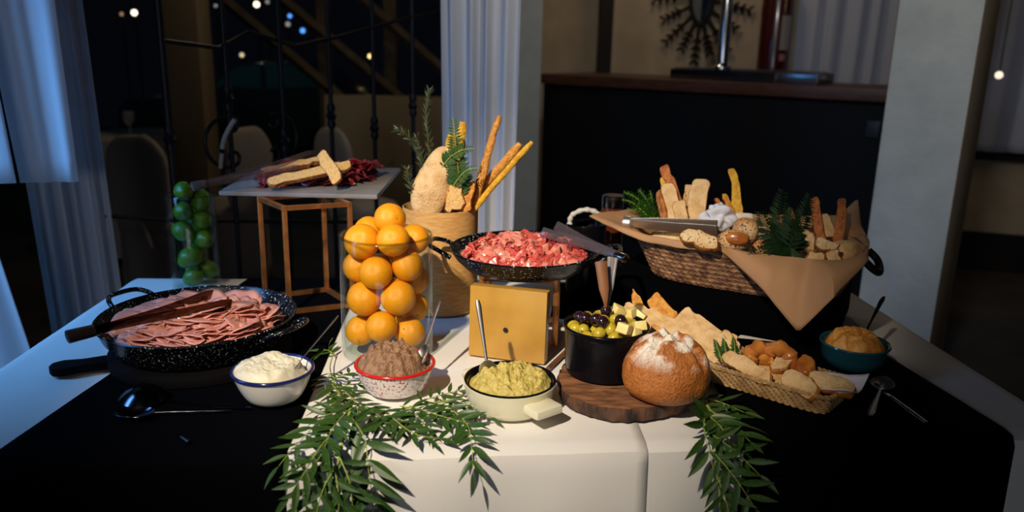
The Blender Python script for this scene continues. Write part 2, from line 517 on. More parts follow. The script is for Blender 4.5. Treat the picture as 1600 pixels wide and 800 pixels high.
w = thing('window_1', None, None, (0.0, 6.3, 0), wall_rot)
struct('window_1', w)
f = MB()
f.box((WIN0, 0.04, SILL), (WIN0 + 0.06, 0.12, 2.2)).box((WIN1 - 0.06, 0.04, SILL), (WIN1, 0.12, 2.2))
f.box((WIN0 + 0.06, 0.04, 2.14), (WIN1 - 0.06, 0.12, 2.2)).box((WIN0 + 0.06, 0.04, SILL), (WIN1 - 0.06, 0.12, SILL + 0.06))
f.build('window_frame', DARK_WOOD, w, smooth=False)
MB().box((WIN0 + 0.06, 0.075, SILL + 0.06), (WIN1 - 0.06, 0.083, 2.14)).build('pane', clear_mat('dark_pane', (0.2, 0.22, 0.28, 1)), w, smooth=False)
MB().box((WIN0 - 0.05, -0.06, SILL - 0.04), (WIN1 + 0.05, 0.04, SILL)).build('window_sill', DARK_WOOD, w, smooth=False)
# square plaster pillar at the right end of the bar
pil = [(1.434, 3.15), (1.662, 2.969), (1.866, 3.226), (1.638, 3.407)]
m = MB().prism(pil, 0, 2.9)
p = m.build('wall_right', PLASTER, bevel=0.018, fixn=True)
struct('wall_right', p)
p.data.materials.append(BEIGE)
for f in p.data.polygons:          # the right-hand side face is tan
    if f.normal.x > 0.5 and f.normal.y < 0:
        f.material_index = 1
# plaster pier between the terrace opening and the bar
struct('wall_left', MB().box((-0.16, 5.02, 0), (0.155, 5.2, 2.9)).build('wall_left', PLASTER, bevel=0.01, fixn=True))
struct('trim_1', MB().box((0.585, 5.82, 0), (0.675, 5.95, 2.9)).build('trim_1', DARK_WOOD, smooth=False))

# ================================================================ bar
bar_dir = Vector((0.784, -0.621, 0)).normalized()
brot = math.atan2(bar_dir.y, bar_dir.x)
bar = thing('bar_counter', 'black bar counter with a dark stained wooden top along the back of the room', 'bar', (0.15, 5.05, 0), brot)
BL = 2.2
MB().box((0.0, 0.04, 0), (BL, 0.60, 1.188)).build('body', BAR_BLACK, bar, bevel=0.006, fixn=True)
MB().box((-0.03, 0.0, 1.19), (BL, 0.66, 1.25)).build('counter_top', BAR_WOOD, bar, bevel=0.006, fixn=True)
MB().box((BL - 0.26, 0.027, 1.02), (BL - 0.20, 0.039, 1.10)).build('socket_plate', mat('dark_grey_plastic', (0.010, 0.012, 0.018, 1), 0.5), bar, bevel=0.003, fixn=True)

def bar_at(s, d, z=1.25):
    v = Vector((0.15, 5.05, 0)) + bar_dir * s + Vector((-bar_dir.y, bar_dir.x, 0)) * d
    return (v.x, v.y, z)

sk = thing('drip_tray', 'low steel drip tray standing on the wooden bar top', 'tray', bar_at(1.22, 0.30, 1.251), brot)
MB().box((-0.42, -0.13, 0), (0.42, 0.13, 0.055)).build('tray_body', DARK_STEEL, sk, bevel=0.006, fixn=True)
g = MB()
for k in range(20):
    g.box((-0.40 + k * 0.041, -0.115, 0.056), (-0.388 + k * 0.041, 0.115, 0.062))
tag(g.build('grate', STEEL, sk, smooth=False), kind='stuff')
MB().box((0.02, -0.134, 0.006), (0.2, -0.131, 0.05)).build('highlight_strip', STEEL, sk, smooth=False)  # polished strip put in as the highlight on the tray front

tap = thing('beer_tap', 'tall chrome beer tap column rising from the bar top', 'tap', bar_at(1.10, 0.20, 1.314), brot)
MB().lathe([(0, 0), (0.055, 0), (0.055, 0.012), (0.04, 0.02), (0.034, 0.03), (0, 0.03)], 32).build('base_flange', STEEL, tap)
MB().lathe([(0, 0.03), (0.033, 0.03), (0.033, 0.52), (0.028, 0.54), (0, 0.55)], 32).build('column', STEEL, tap)
MB().tube([(0, -0.033, 0.44), (0, -0.08, 0.44), (0, -0.10, 0.40)], 0.012, 12).build('spout', STEEL, tap)
MB().tube([(0, -0.07, 0.445), (0, -0.075, 0.56)], [0.009, 0.016], 12).build('tap_handle', DARK_WOOD, tap)

# sunburst mirror on the beige wall
mc = wall_pt(1.36)
sm = thing('sunburst_mirror', 'oval mirror in a dark sunburst frame of leafy rays on the beige wall', 'mirror', (mc.x, mc.y - 0.03, 1.80), wall_rot)
MB().lathe([(0.0, 0), (0.085, 0), (0.085, 0.012), (0, 0.014)], 40).build('mirror_glass', MIRROR, sm, (0, -0.012, 0), (PI / 2, 0, 0)).scale = (0.78, 2.3, 1)
ringp = [(0.078 * math.cos(a), -0.014, 0.215 * math.sin(a)) for a in [2 * PI * k / 40 for k in range(40)]]
MB().tube(ringp, 0.016, 8, True).build('inner_ring', DARK_WOOD, sm)
random.seed(3)
for k in range(18):
    a = 2 * PI * k / 18 + 0.1
    d = Vector((math.cos(a), 0, math.sin(a)))
    st = Vector((0.085 * d.x, -0.012, 0.22 * d.z))
    ln = 0.20 + 0.05 * (k % 2)
    ray = MB().tube([st, st + d * ln * 0.5, st + d * ln], [0.016, 0.012, 0.004], 6).build('ray', DARK_WOOD, sm)
    lv = MB()
    n = Vector((-d.z, 0, d.x))
    for j in range(4):
        c = st + d * ln * (0.35 + 0.2 * j)
        for sgn in (-1, 1):
            e = c + n * sgn * 0.035 + d * 0.035
            lv.tube([c, c.lerp(e, 0.5) + Vector((0, -0.006, 0)), e], [0.006, 0.026, 0.004], 6, flat=0.4)
    tag(lv.build('leaves', DARK_WOOD, ray), kind='stuff')

# fire extinguisher on the wall behind the bar
ep = wall_pt(1.86)
ex = thing('fire_extinguisher', 'dark red fire extinguisher with a pale label hanging beside the grey sheer curtain', 'extinguisher', (ep.x - 0.03, ep.y - 0.16, 1.262), wall_rot)
MB().lathe([(0, 0), (0.085, 0.0), (0.104, 0.02), (0.104, 0.50), (0.088, 0.56), (0.04, 0.60), (0.03, 0.62), (0, 0.62)], 32).build('cylinder', RED_PAINT, ex)
lb = MB().grid(lambda u, v: (0.1055 * math.cos(-1.25 + u * 0.75), 0.1055 * math.sin(-1.25 + u * 0.75), 0.16 + v * 0.22), 8, 1)
lb.build('label_sheet', mat('faded_label', (0.30, 0.27, 0.26, 1), 0.7), ex)
MB().grid(lambda u, v: (0.1055 * math.cos(-1.2 + u * 0.4), 0.1055 * math.sin(-1.2 + u * 0.4), 0.09 + v * 0.045), 6, 1).build('small_label', mat('pink_label', (0.34, 0.16, 0.14, 1), 0.7), ex)
MB().tube([(0, 0, 0.62), (0, 0, 0.68)], 0.02, 12).build('valve', DARK_STEEL, ex)
MB().tube([(-0.05, 0, 0.69), (0.06, 0, 0.70)], 0.010, 8).build('handle', DARK_STEEL, ex)
MB().box((-0.03, 0.09, 0.2), (0.03, 0.128, 0.5)).build('wall_bracket', DARK_STEEL, ex, smooth=False)

# ================================================================ curtains
def curtain(name, label, top, bot, z1, z0, folds, amp, m, seed=0, nu=90, nv=26, thick=0.003, cat='curtain'):
    """pleated cloth hanging between the line top (at z1) and the line bot (at z0)"""
    t0, t1, b0, b1 = [Vector(p) for p in (*top, *bot)]
    w_ = (t1 - t0)
    nrm = Vector((-w_.y, w_.x)).normalized()
    def fn(u, v):
        uu = u + 0.03 * noise.noise(Vector((u * 6, v * 1.4, seed)))
        p = t0.lerp(t1, uu).lerp(b0.lerp(b1, uu), v)
        ph = 2 * PI * folds * (u + 0.05 * noise.noise(Vector((u * 4, 0.3 * v, seed + 5))))
        a = amp * (0.75 + 0.5 * noise.noise(Vector((u * 5, v * 0.7, seed + 9))))
        off = a * math.sin(ph) + 0.16 * a * math.sin(2.3 * ph + 1 + seed)
        p = p + nrm * off
        return (p.x, p.y, z1 + (z0 - z1) * v)
    o = MB().grid(fn, nu, nv).build(name, m)
    solid(o, thick)
    return tag(o, label, cat)

curtain('curtain', 'pale grey cotton curtain hanging beside the white pier at the middle of the room', ((-0.285, 2.95), (0.02, 2.9)), ((-0.25, 2.95), (-0.005, 2.9)), 2.7, 0.03, 4.5, 0.028, CURTAIN, 1, 120)
curtain('curtain', 'long gathered pale curtain hanging left of the iron grille, behind the short voile', ((-1.54, 2.40), (-1.345, 2.5)), ((-1.47, 2.42), (-1.265, 2.5)), 2.7, 0.03, 4.5, 0.024, CURTAIN, 2, 110)
curtain('short_voile', 'short blue-lit white voile panel whose hem hangs free in front of the long curtain', ((-1.46, 2.14), (-1.24, 2.2)), ((-1.355, 2.16), (-1.215, 2.2)), 2.7, 1.02, 2.0, 0.008, VOILE, 3, 60)
curtain('short_voile', 'overlapping short white voile panel at the outer edge of the doorway', ((-1.9, 2.05), (-1.40, 2.1)), ((-1.75, 2.05), (-1.335, 2.1)), 2.7, 1.03, 3.0, 0.016, VOILE, 4, 60)
curtain('curtain', 'lower end of a pale curtain falling beside the left edge of the table', ((-2.05, 2.0), (-1.72, 2.08)), ((-1.7, 1.98), (-1.27, 2.1)), 2.7, 0.03, 3.4, 0.02, CURTAIN, 5, 70)
p0, p1 = wall_pt(1.99), wall_pt(2.9)
curtain('sheer_curtain', 'grey-blue sheer curtain hanging behind the bar between the extinguisher and the pillar', ((p0.x, p0.y - 0.12), (p1.x, p1.y - 0.12)), ((p0.x, p0.y - 0.12), (p1.x, p1.y - 0.12)), 2.7, 0.03, 7, 0.03, SHEER, 6, 150)
p0, p1 = wall_pt(3.16), wall_pt(4.45)
curtain('sheer_curtain', 'grey sheer curtain over the window to the right of the pillar', ((p0.x, p0.y - 0.11), (p1.x, p1.y - 0.11)), ((p0.x, p0.y - 0.11), (p1.x, p1.y - 0.11)), 2.4, 0.81, 9, 0.02, SHEER, 7, 150)
wl = thing('wall_lamp', 'small glowing round lamp in front of the window sheer right of the pillar', 'lamp', (2.95, 5.0, 1.30))
MB().blob(0.022, 0.022, 0.022, 16, 10).build('bulb', mat('lamp_glow', (1, 0.8, 0.55, 1), emit=(1, 0.82, 0.6, 1), estr=1.4), wl)
MB().tube([(0, 0, 0.02), (0, 0, 1.5)], 0.004, 8).build('cord', IRON, wl)

# ================================================================ wrought-iron grille
gr = thing('iron_grille', 'black wrought-iron grille with scrolls and ringed bars standing before the dark terrace', 'grille', (-1.10, 2.55, 0))
GS = Vector((0.134, 0.17, 0))
for k in range(7):
    p = GS * k
    r = 0.0125 if k == 0 else 0.0085
    bar_o = MB().tube([p, p + Vector((0, 0, 2.7))], r, 10).build('bar', IRON, gr)
    kz = (1.10, 1.22, 1.06, 1.14, 1.08, 1.16, 1.1)[k]
    kn = MB().lathe([(0.0, -0.05), (0.012, -0.045), (0.017, -0.03), (0.013, -0.015), (0.021, 0.0), (0.013, 0.015), (0.017, 0.03), (0.012, 0.045), (0.0, 0.05)], 14)
    kn.build('knuckle', IRON, bar_o, p + Vector((0, 0, kz)))
MB().tube([GS * 1.45 + Vector((0, 0, 1.44)), GS * 2.3 + Vector((0, 0, 1.395)), GS * 3.2 + Vector((0, 0, 1.43)), GS * 4.6 + Vector((0, 0, 1.50)), GS * 6 + Vector((0, 0, 1.56))], 0.007, 8).build('arched_rail', IRON, gr)
MB().tube([Vector((0, 0, 1.405)), GS * 0.9 + Vector((0, 0, 1.385)), GS * 1.45 + Vector((0, 0, 1.44))], 0.007, 8).build('arched_rail', IRON, gr)
MB().tube([Vector((0, 0, 0.835)), GS * 6 + Vector((0, 0, 0.62))], 0.007, 8).build('lower_rail', IRON, gr)
MB().tube([Vector((-0.28, -0.05, 0.86)), Vector((0, 0, 0.835))], 0.007, 8).build('lower_rail', IRON, gr)
MB().tube([Vector((0, 0, 0.12)), GS * 6 + Vector((0, 0, 0.12))], 0.009, 8).build('bottom_rail', IRON, gr)
MB().tube([Vector((0, 0, 2.68)), GS * 6 + Vector((0, 0, 2.68))], 0.012, 8).build('top_rail', IRON, gr)
gu = GS.normalized()
def scroll(c, rad, a0, a1, turns_in, name='scroll'):
    pts = []
    n = 26
    for i in range(n + 1):
        a = a0 + (a1 - a0) * i / n
        pts.append(c + gu * rad * math.cos(a) + Vector((0, 0, rad * math.sin(a))))
    def curl(start_a, sgn):
        out = []
        e = c + gu * rad * math.cos(start_a) + Vector((0, 0, rad * math.sin(start_a)))
        rr = rad * 0.34
        cc = c + gu * (rad - rr) * math.cos(start_a) + Vector((0, 0, (rad - rr) * math.sin(start_a)))
        for i in range(1, 20):
            a = start_a + sgn * i / 19 * 4.6
            q = rr * (1 - 0.55 * i / 19)
            out.append(cc + gu * q * math.cos(a) + Vector((0, 0, q * math.sin(a))))
        return out
    pts = list(reversed(curl(a0, -1))) + pts + curl(a1, 1)
    MB().tube(pts, 0.0065, 8).build(name, IRON, gr)
scroll(GS * 0.95 + Vector((0, 0, 1.075)), 0.085, R(75), R(285), 1)
scroll(GS * 1.85 + Vector((0, 0, 1.075)), 0.085, R(105), R(-105), 1)
cd = thing('tie_cord', 'pale twisted cord hanging on the grille beside the iron scrolls', 'cord', (0, 0, 0))
pts = smooth_path([(-0.913, 2.620, 1.160), (-0.936, 2.620, 1.127), (-0.954, 2.620, 1.091), (-0.963, 2.620, 1.049), (-0.971, 2.620, 1.000)], 6)
cm = mat('pale_cord', (0.42, 0.33, 0.24, 1), 0.9, bump=0.5, bscale=200)
MB().tube(pts[:17], 0.008, 8).build('rope', cm, cd)
MB().tube(pts[18:], 0.007, 8).build('tassel', cm, cd)

# ================================================================ terrace beyond the grille
tag(MB().box((-1.42, 6.0, 0), (-0.1, 6.16, 1.03)).build('terrace_wall', TERRA, bevel=0.01, fixn=True), 'low plain beige parapet on the dark terrace behind the grille', 'wall')
tag(MB().box((-2.15, 5.0, 0), (-1.93, 5.22, 2.9)).build('terrace_post', TERRA, bevel=0.01, fixn=True), 'square beige plaster post on the terrace behind the chairs', 'post')
bm_ = mat('weathered_timber', (0.14, 0.115, 0.085, 1), 0.85, col2=(0.10, 0.08, 0.06, 1), scale=12)
for a, b, l in (((-2.75, 2.05), (-1.40, 0.93), 'sloping timber beam beyond the terrace, lowest of the three'),
                ((-2.25, 2.03), (-0.86, 0.90), 'sloping timber beam beyond the terrace, between two others'),
                ((-1.55, 2.0), (-0.40, 1.04), 'sloping timber beam beyond the terrace, nearest the grey curtain')):
    o = MB().tube([(a[0], 6.7, a[1]), (b[0], 6.7, b[1])], 0.055, 4, flat=0.8).build('sloping_beam', bm_, smooth=False)
    tag(o, l, 'beam', 'sloping beams')
for x, l in ((-1.62, 'thin dark upright post crossing the middle sloping beam'), (-1.06, 'thin dark upright post behind the beam nearest the curtain')):
    tag(MB().box((x - 0.05, 6.9, 0), (x + 0.05, 7.0, 2.9)).build('upright_post', bm_, smooth=False), l, 'post', 'upright posts')

def cover_chair(loc, rz, label, s=1.0):
    t = thing('covered_chair', label, 'chair', loc, rz, 'covered chairs')
    def back(u, v):
        a = PI * (1 - u)
        x = 0.19 * math.cos(a) * (0.86 + 0.14 * min(1, v * 3))
        top = 0.92 - 0.035 * abs(math.cos(a)) ** 3
        return (x, 0.03 * math.sin(a) - 0.02, top - v * 0.47)
    m1 = MB()
    m1.blob(0.17, 0.035, 0.26, 28, 14, 0.008, 14, 1, 2.9, c=(0, 0, 0.68))
    m1.build('back_cover', COVER, t)
    m2 = MB().blob(0.20, 0.20, 0.06, 28, 10, 0.01, 12, 2, 3.2, c=(0, 0.20, 0.44))
    m2.build('seat_cover', COVER, t)
    sk_ = MB().grid(lambda u, v: ((0.19 + 0.012 * v * math.sin(u * 2 * PI * 9)) * math.copysign(abs(math.cos(2 * PI * u)) ** 0.6, math.cos(2 * PI * u)),
                                  0.20 + (0.19 + 0.012 * v * math.sin(u * 2 * PI * 9)) * math.copysign(abs(math.sin(2 * PI * u)) ** 0.6, math.sin(2 * PI * u)),
                                  0.44 - 0.43 * v), 72, 6, True).build('skirt', COVER, t)
    solid(sk_, 0.003)
    bw = MB()
    bw.tube([(0, -0.05, 0.52), (0.05, -0.055, 0.47), (0.07, -0.05, 0.36)], [0.012, 0.02, 0.008], 8, flat=0.35)
    bw.build('sash', COVER, t)
    return t
cover_chair((-1.93, 4.05, 0), R(-6), 'pale fabric-covered chair with a sash seen from behind, nearest the curtain')
cover_chair((-1.52, 4.55, 0), R(60), 'fabric-covered chair behind the iron scrolls')
cover_chair((-1.05, 4.6, 0), R(-40), 'fabric-covered chair partly hidden by the pale cord', 1)
tt = thing('round_table', 'round terrace table under a pale cloth behind the covered chair', 'table', (-2.5, 5.3, 0))
MB().lathe([(0, 0.80), (0.36, 0.80), (0.372, 0.795), (0.376, 0.78), (0.40, 0.05), (0.395, 0.05), (0.37, 0.775), (0, 0.785)], 48).build('tablecloth', COVER, tt)
MB().lathe([(0, 0), (0.2, 0), (0.2, 0.03), (0.04, 0.05), (0.04, 0.775), (0, 0.775)], 24).build('pedestal', DARK_WOOD, tt)
gl = thing('wine_glass', 'upturned clear glasses shape glinting on the round terrace table', 'glass', (-2.466, 5.13, 0.802))
gl['label'] = 'small clear wine glass glinting on the round terrace table'
MB().lathe([(0, 0), (0.035, 0), (0.035, 0.003), (0.006, 0.008), (0.005, 0.06), (0.02, 0.075), (0.038, 0.11), (0.035, 0.16), (0.033, 0.16), (0.036, 0.11), (0.018, 0.077), (0, 0.072)], 28).build('bowl', clear_mat('wine_glass_glass', (0.85, 0.83, 0.8, 1), 0.1, 3.5, 0.25), gl)  # diffuse share brightens the glass, standing in for its glint
tag(MB().lathe([(0, 0), (0.07, 0), (0.12, 0.018), (0.122, 0.021), (0.07, 0.006), (0, 0.005)], 36).build('plate', ENAMEL_WHITE, loc=(-2.24, 5.12, 0.802)), 'small white plate on the round terrace table', 'plate')

# a parked car and lights in the street
car = thing('parked_car', 'dark parked car with teal light on its glass in the street beyond', 'car', (-2.95, 9.6, 0))
prof = [(-1.5, 0.25), (-1.5, 0.62), (-1.42, 0.74), (-0.85, 0.82), (-0.55, 0.86), (-0.15, 1.17), (0.55, 1.20), (1.05, 0.92), (1.42, 0.86), (1.5, 0.6), (1.5, 0.25)]
n = len(prof)
cb = MB().add([(x, -0.62, z) for x, z in prof] + [(x, 0.62, z) for x, z in prof],
              [tuple(range(n)), tuple(range(2 * n - 1, n - 1, -1))] + [(i, n + i, n + (i + 1) % n, (i + 1) % n) for i in range(n)])
cb.build('body', CAR_PAINT, car, bevel=0.05, fixn=True)
cg = clear_mat('car_glass', (0.1, 0.14, 0.15, 1), 0.05)
CGM = mat('car_window', (0.03, 0.10, 0.115, 1), 0.3, coat=0.3)
for a in ([(-0.42, 0.90), (-0.12, 1.13), (0.14, 1.15), (0.14, 0.90)], [(0.20, 0.90), (0.20, 1.15), (0.52, 1.155), (0.86, 0.93)]):
    MB().add([(x, -0.632, z) for x, z in a] + [(x, -0.622, z) for x, z in a], [(0, 1, 2, 3), (7, 6, 5, 4), (0, 4, 5, 1), (1, 5, 6, 2), (2, 6, 7, 3), (3, 7, 4, 0)]).build('window', CGM, car, smooth=False, fixn=True)
for x in (-0.95, 0.95):
    wh = MB().lathe([(0, -0.09), (0.2, -0.09), (0.29, -0.07), (0.3, 0), (0.29, 0.07), (0.2, 0.09), (0, 0.09)], 28).build('wheel', IRON, car, (x, -0.58, 0.3), (PI / 2, 0, 0))
lamp('car_teal_fill', 'POINT', (-3.0, 8.2, 1.9), None, 2.2, (0.25, 0.85, 1.0), shadow_soft_size=0.05)  # unseen teal light added to tint the car glass
WARMDOT = mat('warm_street_light', (1, 1, 1, 1), emit=(1.0, 0.86, 0.62, 1), estr=3.2)
YELDOT = mat('yellow_street_light', (1, 1, 1, 1), emit=(1.0, 0.72, 0.25, 1), estr=2.2)
BLUEDOT = mat('blue_street_light', (1, 1, 1, 1), emit=(0.08, 0.35, 1.0, 1), estr=1.6)
DIMDOT = mat('dim_street_light', (1, 1, 1, 1), emit=(0.8, 0.78, 0.7, 1), estr=0.35)
for p, r, m, l in (((-3.286, 10.500, 1.855), 0.034, WARMDOT, 'brightest white street light beyond the terrace'),
                   ((-4.841, 10.500, 1.724), 0.034, WARMDOT, 'white street light between the left curtain and the first bar'),
                   ((-2.873, 10.500, 1.724), 0.024, BLUEDOT, 'small blue street light, upper of the two blue ones'),
                   ((-2.719, 10.500, 1.548), 0.030, BLUEDOT, 'small blue street light, lower of the two blue ones'),
                   ((-3.513, 10.500, 1.232), 0.026, mat('amber_dim', (1, 1, 1, 1), emit=(1, 0.8, 0.45, 1), estr=0.9), 'dim amber street light above the parked car'),
                   ((-1.872, 10.500, 1.250), 0.026, YELDOT, 'yellow street light seen beside an iron bar'),
                   ((-3.147, 10.500, 1.889), 0.022, DIMDOT, 'dim white street light close to the brightest one'),
                   ((-3.805, 10.500, 1.829), 0.018, DIMDOT, 'faint street light near the beige post'),
                   ((-2.903, 10.500, 1.623), 0.028, DIMDOT, 'faint pale street light between the two blue ones'),
                   ((-5.005, 10.500, 1.705), 0.020, mat('amber_faint', (1, 1, 1, 1), emit=(1, 0.5, 0.2, 1), estr=0.4), 'faint orange street light next to the left curtain')):
    t = thing('street_light', l, 'light', (p[0], p[1], p[2]), 0, 'street lights')
    MB().blob(r, r, r, 14, 8).build('globe', m, t)
    MB().tube([(0, 0.02, -r), (0, 0.02, -p[2])], 0.012, 6).build('pole', IRON, t)

# ================================================================ buffet table: cloths and runners
def fold_out(x, y, drop):
    f = min(1.0, max(0.0, drop - 0.02) / 0.25)
    return f * (0.010 + 0.012 * math.sin(13 * (x + 0.6 * y) + 1.5) + 0.007 * math.sin(29 * (x + 0.5 * y)))

def cloth(name, label, q, z, hang, lift, m, step=0.02, cat='tablecloth', wrinkle=0.0012, flare=0.0):
    """q: corners front-left, front-right, back-right, back-left; hang: front, right, back, left drop lengths"""
    FL, FR, BR, BL_ = [Vector(p) for p in q]
    W = (FR - FL).length
    D = (BL_ - FL).length
    hf, hr, hb, hl = hang
    nu = int((W + hr + hl) / step)
    nv = int((D + hf + hb) / step)
    rad = 0.014 + lift
    def fn(a, b):
        s = -hl + a * (W + hl + hr)
        t = -hf + b * (D + hf + hb)
        cs, ct = min(max(s, 0), W), min(max(t, 0), D)
        u, v = cs / W, ct / D
        p = FL.lerp(FR, u).lerp(BL_.lerp(BR, u), v)
        eu = (FR - FL).lerp(BR - BL_, v).normalized()
        ev = (BL_ - FL).lerp(BR - FR, u).normalized()
        ds, dt = s - cs, t - ct
        drop = math.hypot(ds, dt)
        zz = z + wrinkle * fbm(p.x * 7, p.y * 7, z) + lift
        if drop > 1e-6:
            d = (eu * ds + ev * dt) / drop
            an = min(drop / rad, PI / 2)
            out = rad * math.sin(an) + fold_out(p.x + 0.3 * ds, p.y, drop) + lift * 0.6
            if ds and dt:
                out += 0.10 * min(1, drop / 0.5) * (2 * abs(ds * dt) / (drop * drop))
            down = rad * (1 - math.cos(an)) + max(0, drop - rad * PI / 2)
            p = p + d * out
            zz -= down
        return (p.x, p.y, max(zz, 0.012))
    o = MB().grid(fn, nu, nv).build(name, m)
    solid(o, 0.0012, -1)
    return tag(o, label, cat)

def fy(x): return 1.11 + (x + 1.02) * 0.1098
def by(x): return 2.16 + (x + 1.06) * 0.0593
cloth('tablecloth', 'plain white tablecloth on the right part of the buffet', ((0.19, fy(0.19)), (1.03, 1.335), (0.965, 2.28), (0.15, by(0.15))), 0.750, (0.72, 0.72, 0.3, 0.0), 0.0, WHITE_CLOTH)
cloth('tablecloth', 'brighter white tablecloth covering the middle and left of the buffet', ((-1.02, 1.11), (0.238, fy(0.238)), (0.20, by(0.2)), (-1.06, 2.16)), 0.750, (0.72, 0.0, 0.3, 0.72), 0.0028, WHITE_CLOTH)
cloth('table_runner', 'black cloth runner under the ham pan, hanging over the front edge of the table', ((-0.835, fy(-0.835)), (-0.365, fy(-0.365)), (-0.43, by(-0.43)), (-0.75, by(-0.75))), 0.750, (0.66, 0, 0.1, 0), 0.0056, BLACK_CLOTH, cat='cloth')
cloth('table_runner', 'black cloth runner under the bread tray, hanging over the front edge of the table', ((0.408, fy(0.408)), (0.905, fy(0.905)), (0.845, 1.69), (0.425, 1.80)), 0.750, (0.66, 0, 0, 0), 0.0056, BLACK_CLOTH, cat='cloth')
cloth('black_sheet', 'black sheet spread under the riser box behind the olive pot', ((0.10, 1.90), (0.47, 1.70), (0.90, 2.24), (0.13, 2.20)), 0.750, (0, 0, 0, 0), 0.0045, BLACK_CLOTH, cat='cloth')  # dark sheet added where the table top behind the pot is dark
T = 0.757          # the level things stand on

# black box under the big bread basket
rz = R(-28)
rs = MB().box((-0.27, -0.16, 0), (0.285, 0.16, 0.100)).build('riser_box', BLACK_CLOTH, loc=(0.555, 1.97, T), rot=(0, 0, rz), bevel=0.012, fixn=True)
tag(rs, 'black cloth-covered riser box under the big wicker bread basket', 'riser')

# ================================================================ pans
def pan(name, label, loc, rotz, rr, rb, h, mats, hang):
    """paella pan with two loop handles"""
    p = thing(name, label, 'pan', loc, rotz)
    prof = [(0, 0), (rb - 0.012, 0), (rb, 0.004), (rb + (rr - rb) * 0.6, h * 0.55), (rr - 0.004, h - 0.004), (rr, h), (rr - 0.003, h + 0.003), (rr - 0.008, h - 0.002),
            (rb + (rr - rb) * 0.55 - 0.004, h * 0.52), (rb - 0.006, 0.010), (rb - 0.02, 0.005), (0, 0.005)]
    MB().lathe(prof, 72).build('pan_body', mats, p)
    for a in hang:
        a = R(a)
        er, et = Vector((math.cos(a), math.sin(a), 0)), Vector((-math.sin(a), math.cos(a), 0))
        pts = [er * (rr - 0.010) + et * 0.052 + Vector((0, 0, h - 0.016)), er * (rr + 0.016) + et * 0.05 + Vector((0, 0, h - 0.002)), er * (rr + 0.040) + et * 0.034 + Vector((0, 0, h + 0.006)),
               er * (rr + 0.046) + Vector((0, 0, h + 0.007)),
               er * (rr + 0.040) - et * 0.034 + Vector((0, 0, h + 0.006)), er * (rr + 0.016) - et * 0.05 + Vector((0, 0, h - 0.002)), er * (rr - 0.010) - et * 0.052 + Vector((0, 0, h - 0.016))]
        MB().tube(smooth_path(pts, 5), 0.0055, 10).build('handle', mats, p)
    return p

# dark paddle board below the ham pan
pb = thing('paddle_board', 'round black paddle board with a stub handle under the ham pan', 'board', (-0.66, 1.60, T), R(207))
poly = [(0.185 * math.cos(a), 0.185 * math.sin(a)) for a in [2 * PI * k / 64 for k in range(64)]]
MB().prism(poly, 0, 0.022).build('board', PADDLE, pb, bevel=0.004, fixn=True)
hp = [(0.183, -0.022), (0.225, -0.019), (0.262, -0.026), (0.282, -0.018), (0.288, 0), (0.282, 0.018), (0.262, 0.026), (0.225, 0.019), (0.183, 0.022)]
MB().prism(hp, 0.002, 0.020).build('handle', PADDLE, pb, bevel=0.004, fixn=True)
PAN1 = (-0.665, 1.605, T + 0.0225)
pan('paella_pan', 'wide black speckled two-handled pan full of pink ham slices', PAN1, 0, 0.203, 0.165, 0.066, ENAMEL_BLACK, (152, -18))
PAN2 = (0.028, 1.768, 0.918)
pan('paella_pan', 'black speckled two-handled pan of red salami raised on a copper frame', PAN2, 0, 0.172, 0.135, 0.046, ENAMEL_BLACK, (176, -6))

# ---------------------------------------------------------------- folded slices of meat
def slice_mesh(name, r, fr, seed, m, wave, t=0.0012, nr=4, na=22, over=0.75):
    """a thin disc folded over on itself with wavy edges"""
    rnd = random.Random(seed)
    ph = [rnd.uniform(0, 6.28) for _ in range(4)]
    c0 = rnd.uniform(-0.25, 0.15) * r
    vs, fs = [], []
    def place(x, y):
        rad = math.hypot(x, y)
        an = math.atan2(y, x)
        w = wave * (rad / r) ** 1.5 * (math.sin(4 * an + ph[0]) + 0.6 * math.sin(7 * an + ph[1]))
        yy = y * (1 - 0.12 * (x / r) ** 2)
        if x < c0:
            return (x - c0, yy, w)
        L_ = PI * fr
        s_ = x - c0
        if s_ < L_:
            a = s_ / fr
            return (fr * math.sin(a), yy, fr * (1 - math.cos(a)) + w * 0.6)
        return (-(s_ - L_) * over, yy * (1 + 0.1 * math.sin(ph[2])), 2 * fr + w * 0.8 + 0.10 * (s_ - L_))
    vs.append(place(0, 0))
    for j in range(1, nr + 1):
        for i in range(na):
            a = 2 * PI * i / na
            q = r * j / nr * (1 + 0.05 * math.sin(3 * a + ph[3]))
            vs.append(place(q * math.cos(a), q * math.sin(a)))
    fs += [(0, 1 + i, 1 + (i + 1) % na) for i in range(na)]
    for j in range(nr - 1):
        a, b = 1 + j * na, 1 + (j + 1) * na
        fs += [(a + i, b + i, b + (i + 1) % na, a + (i + 1) % na) for i in range(na)]
    # second skin gives the slice its thickness
    n = len(vs)
    me = MB().add(vs, fs).mesh(name, m)
    return me

def slice_obj(name, me, loc, rot, label, group, t):
    o = put(name, me, None, loc, rot)
    solid(o, t, 0)
    return tag(o, label, 'meat', group)

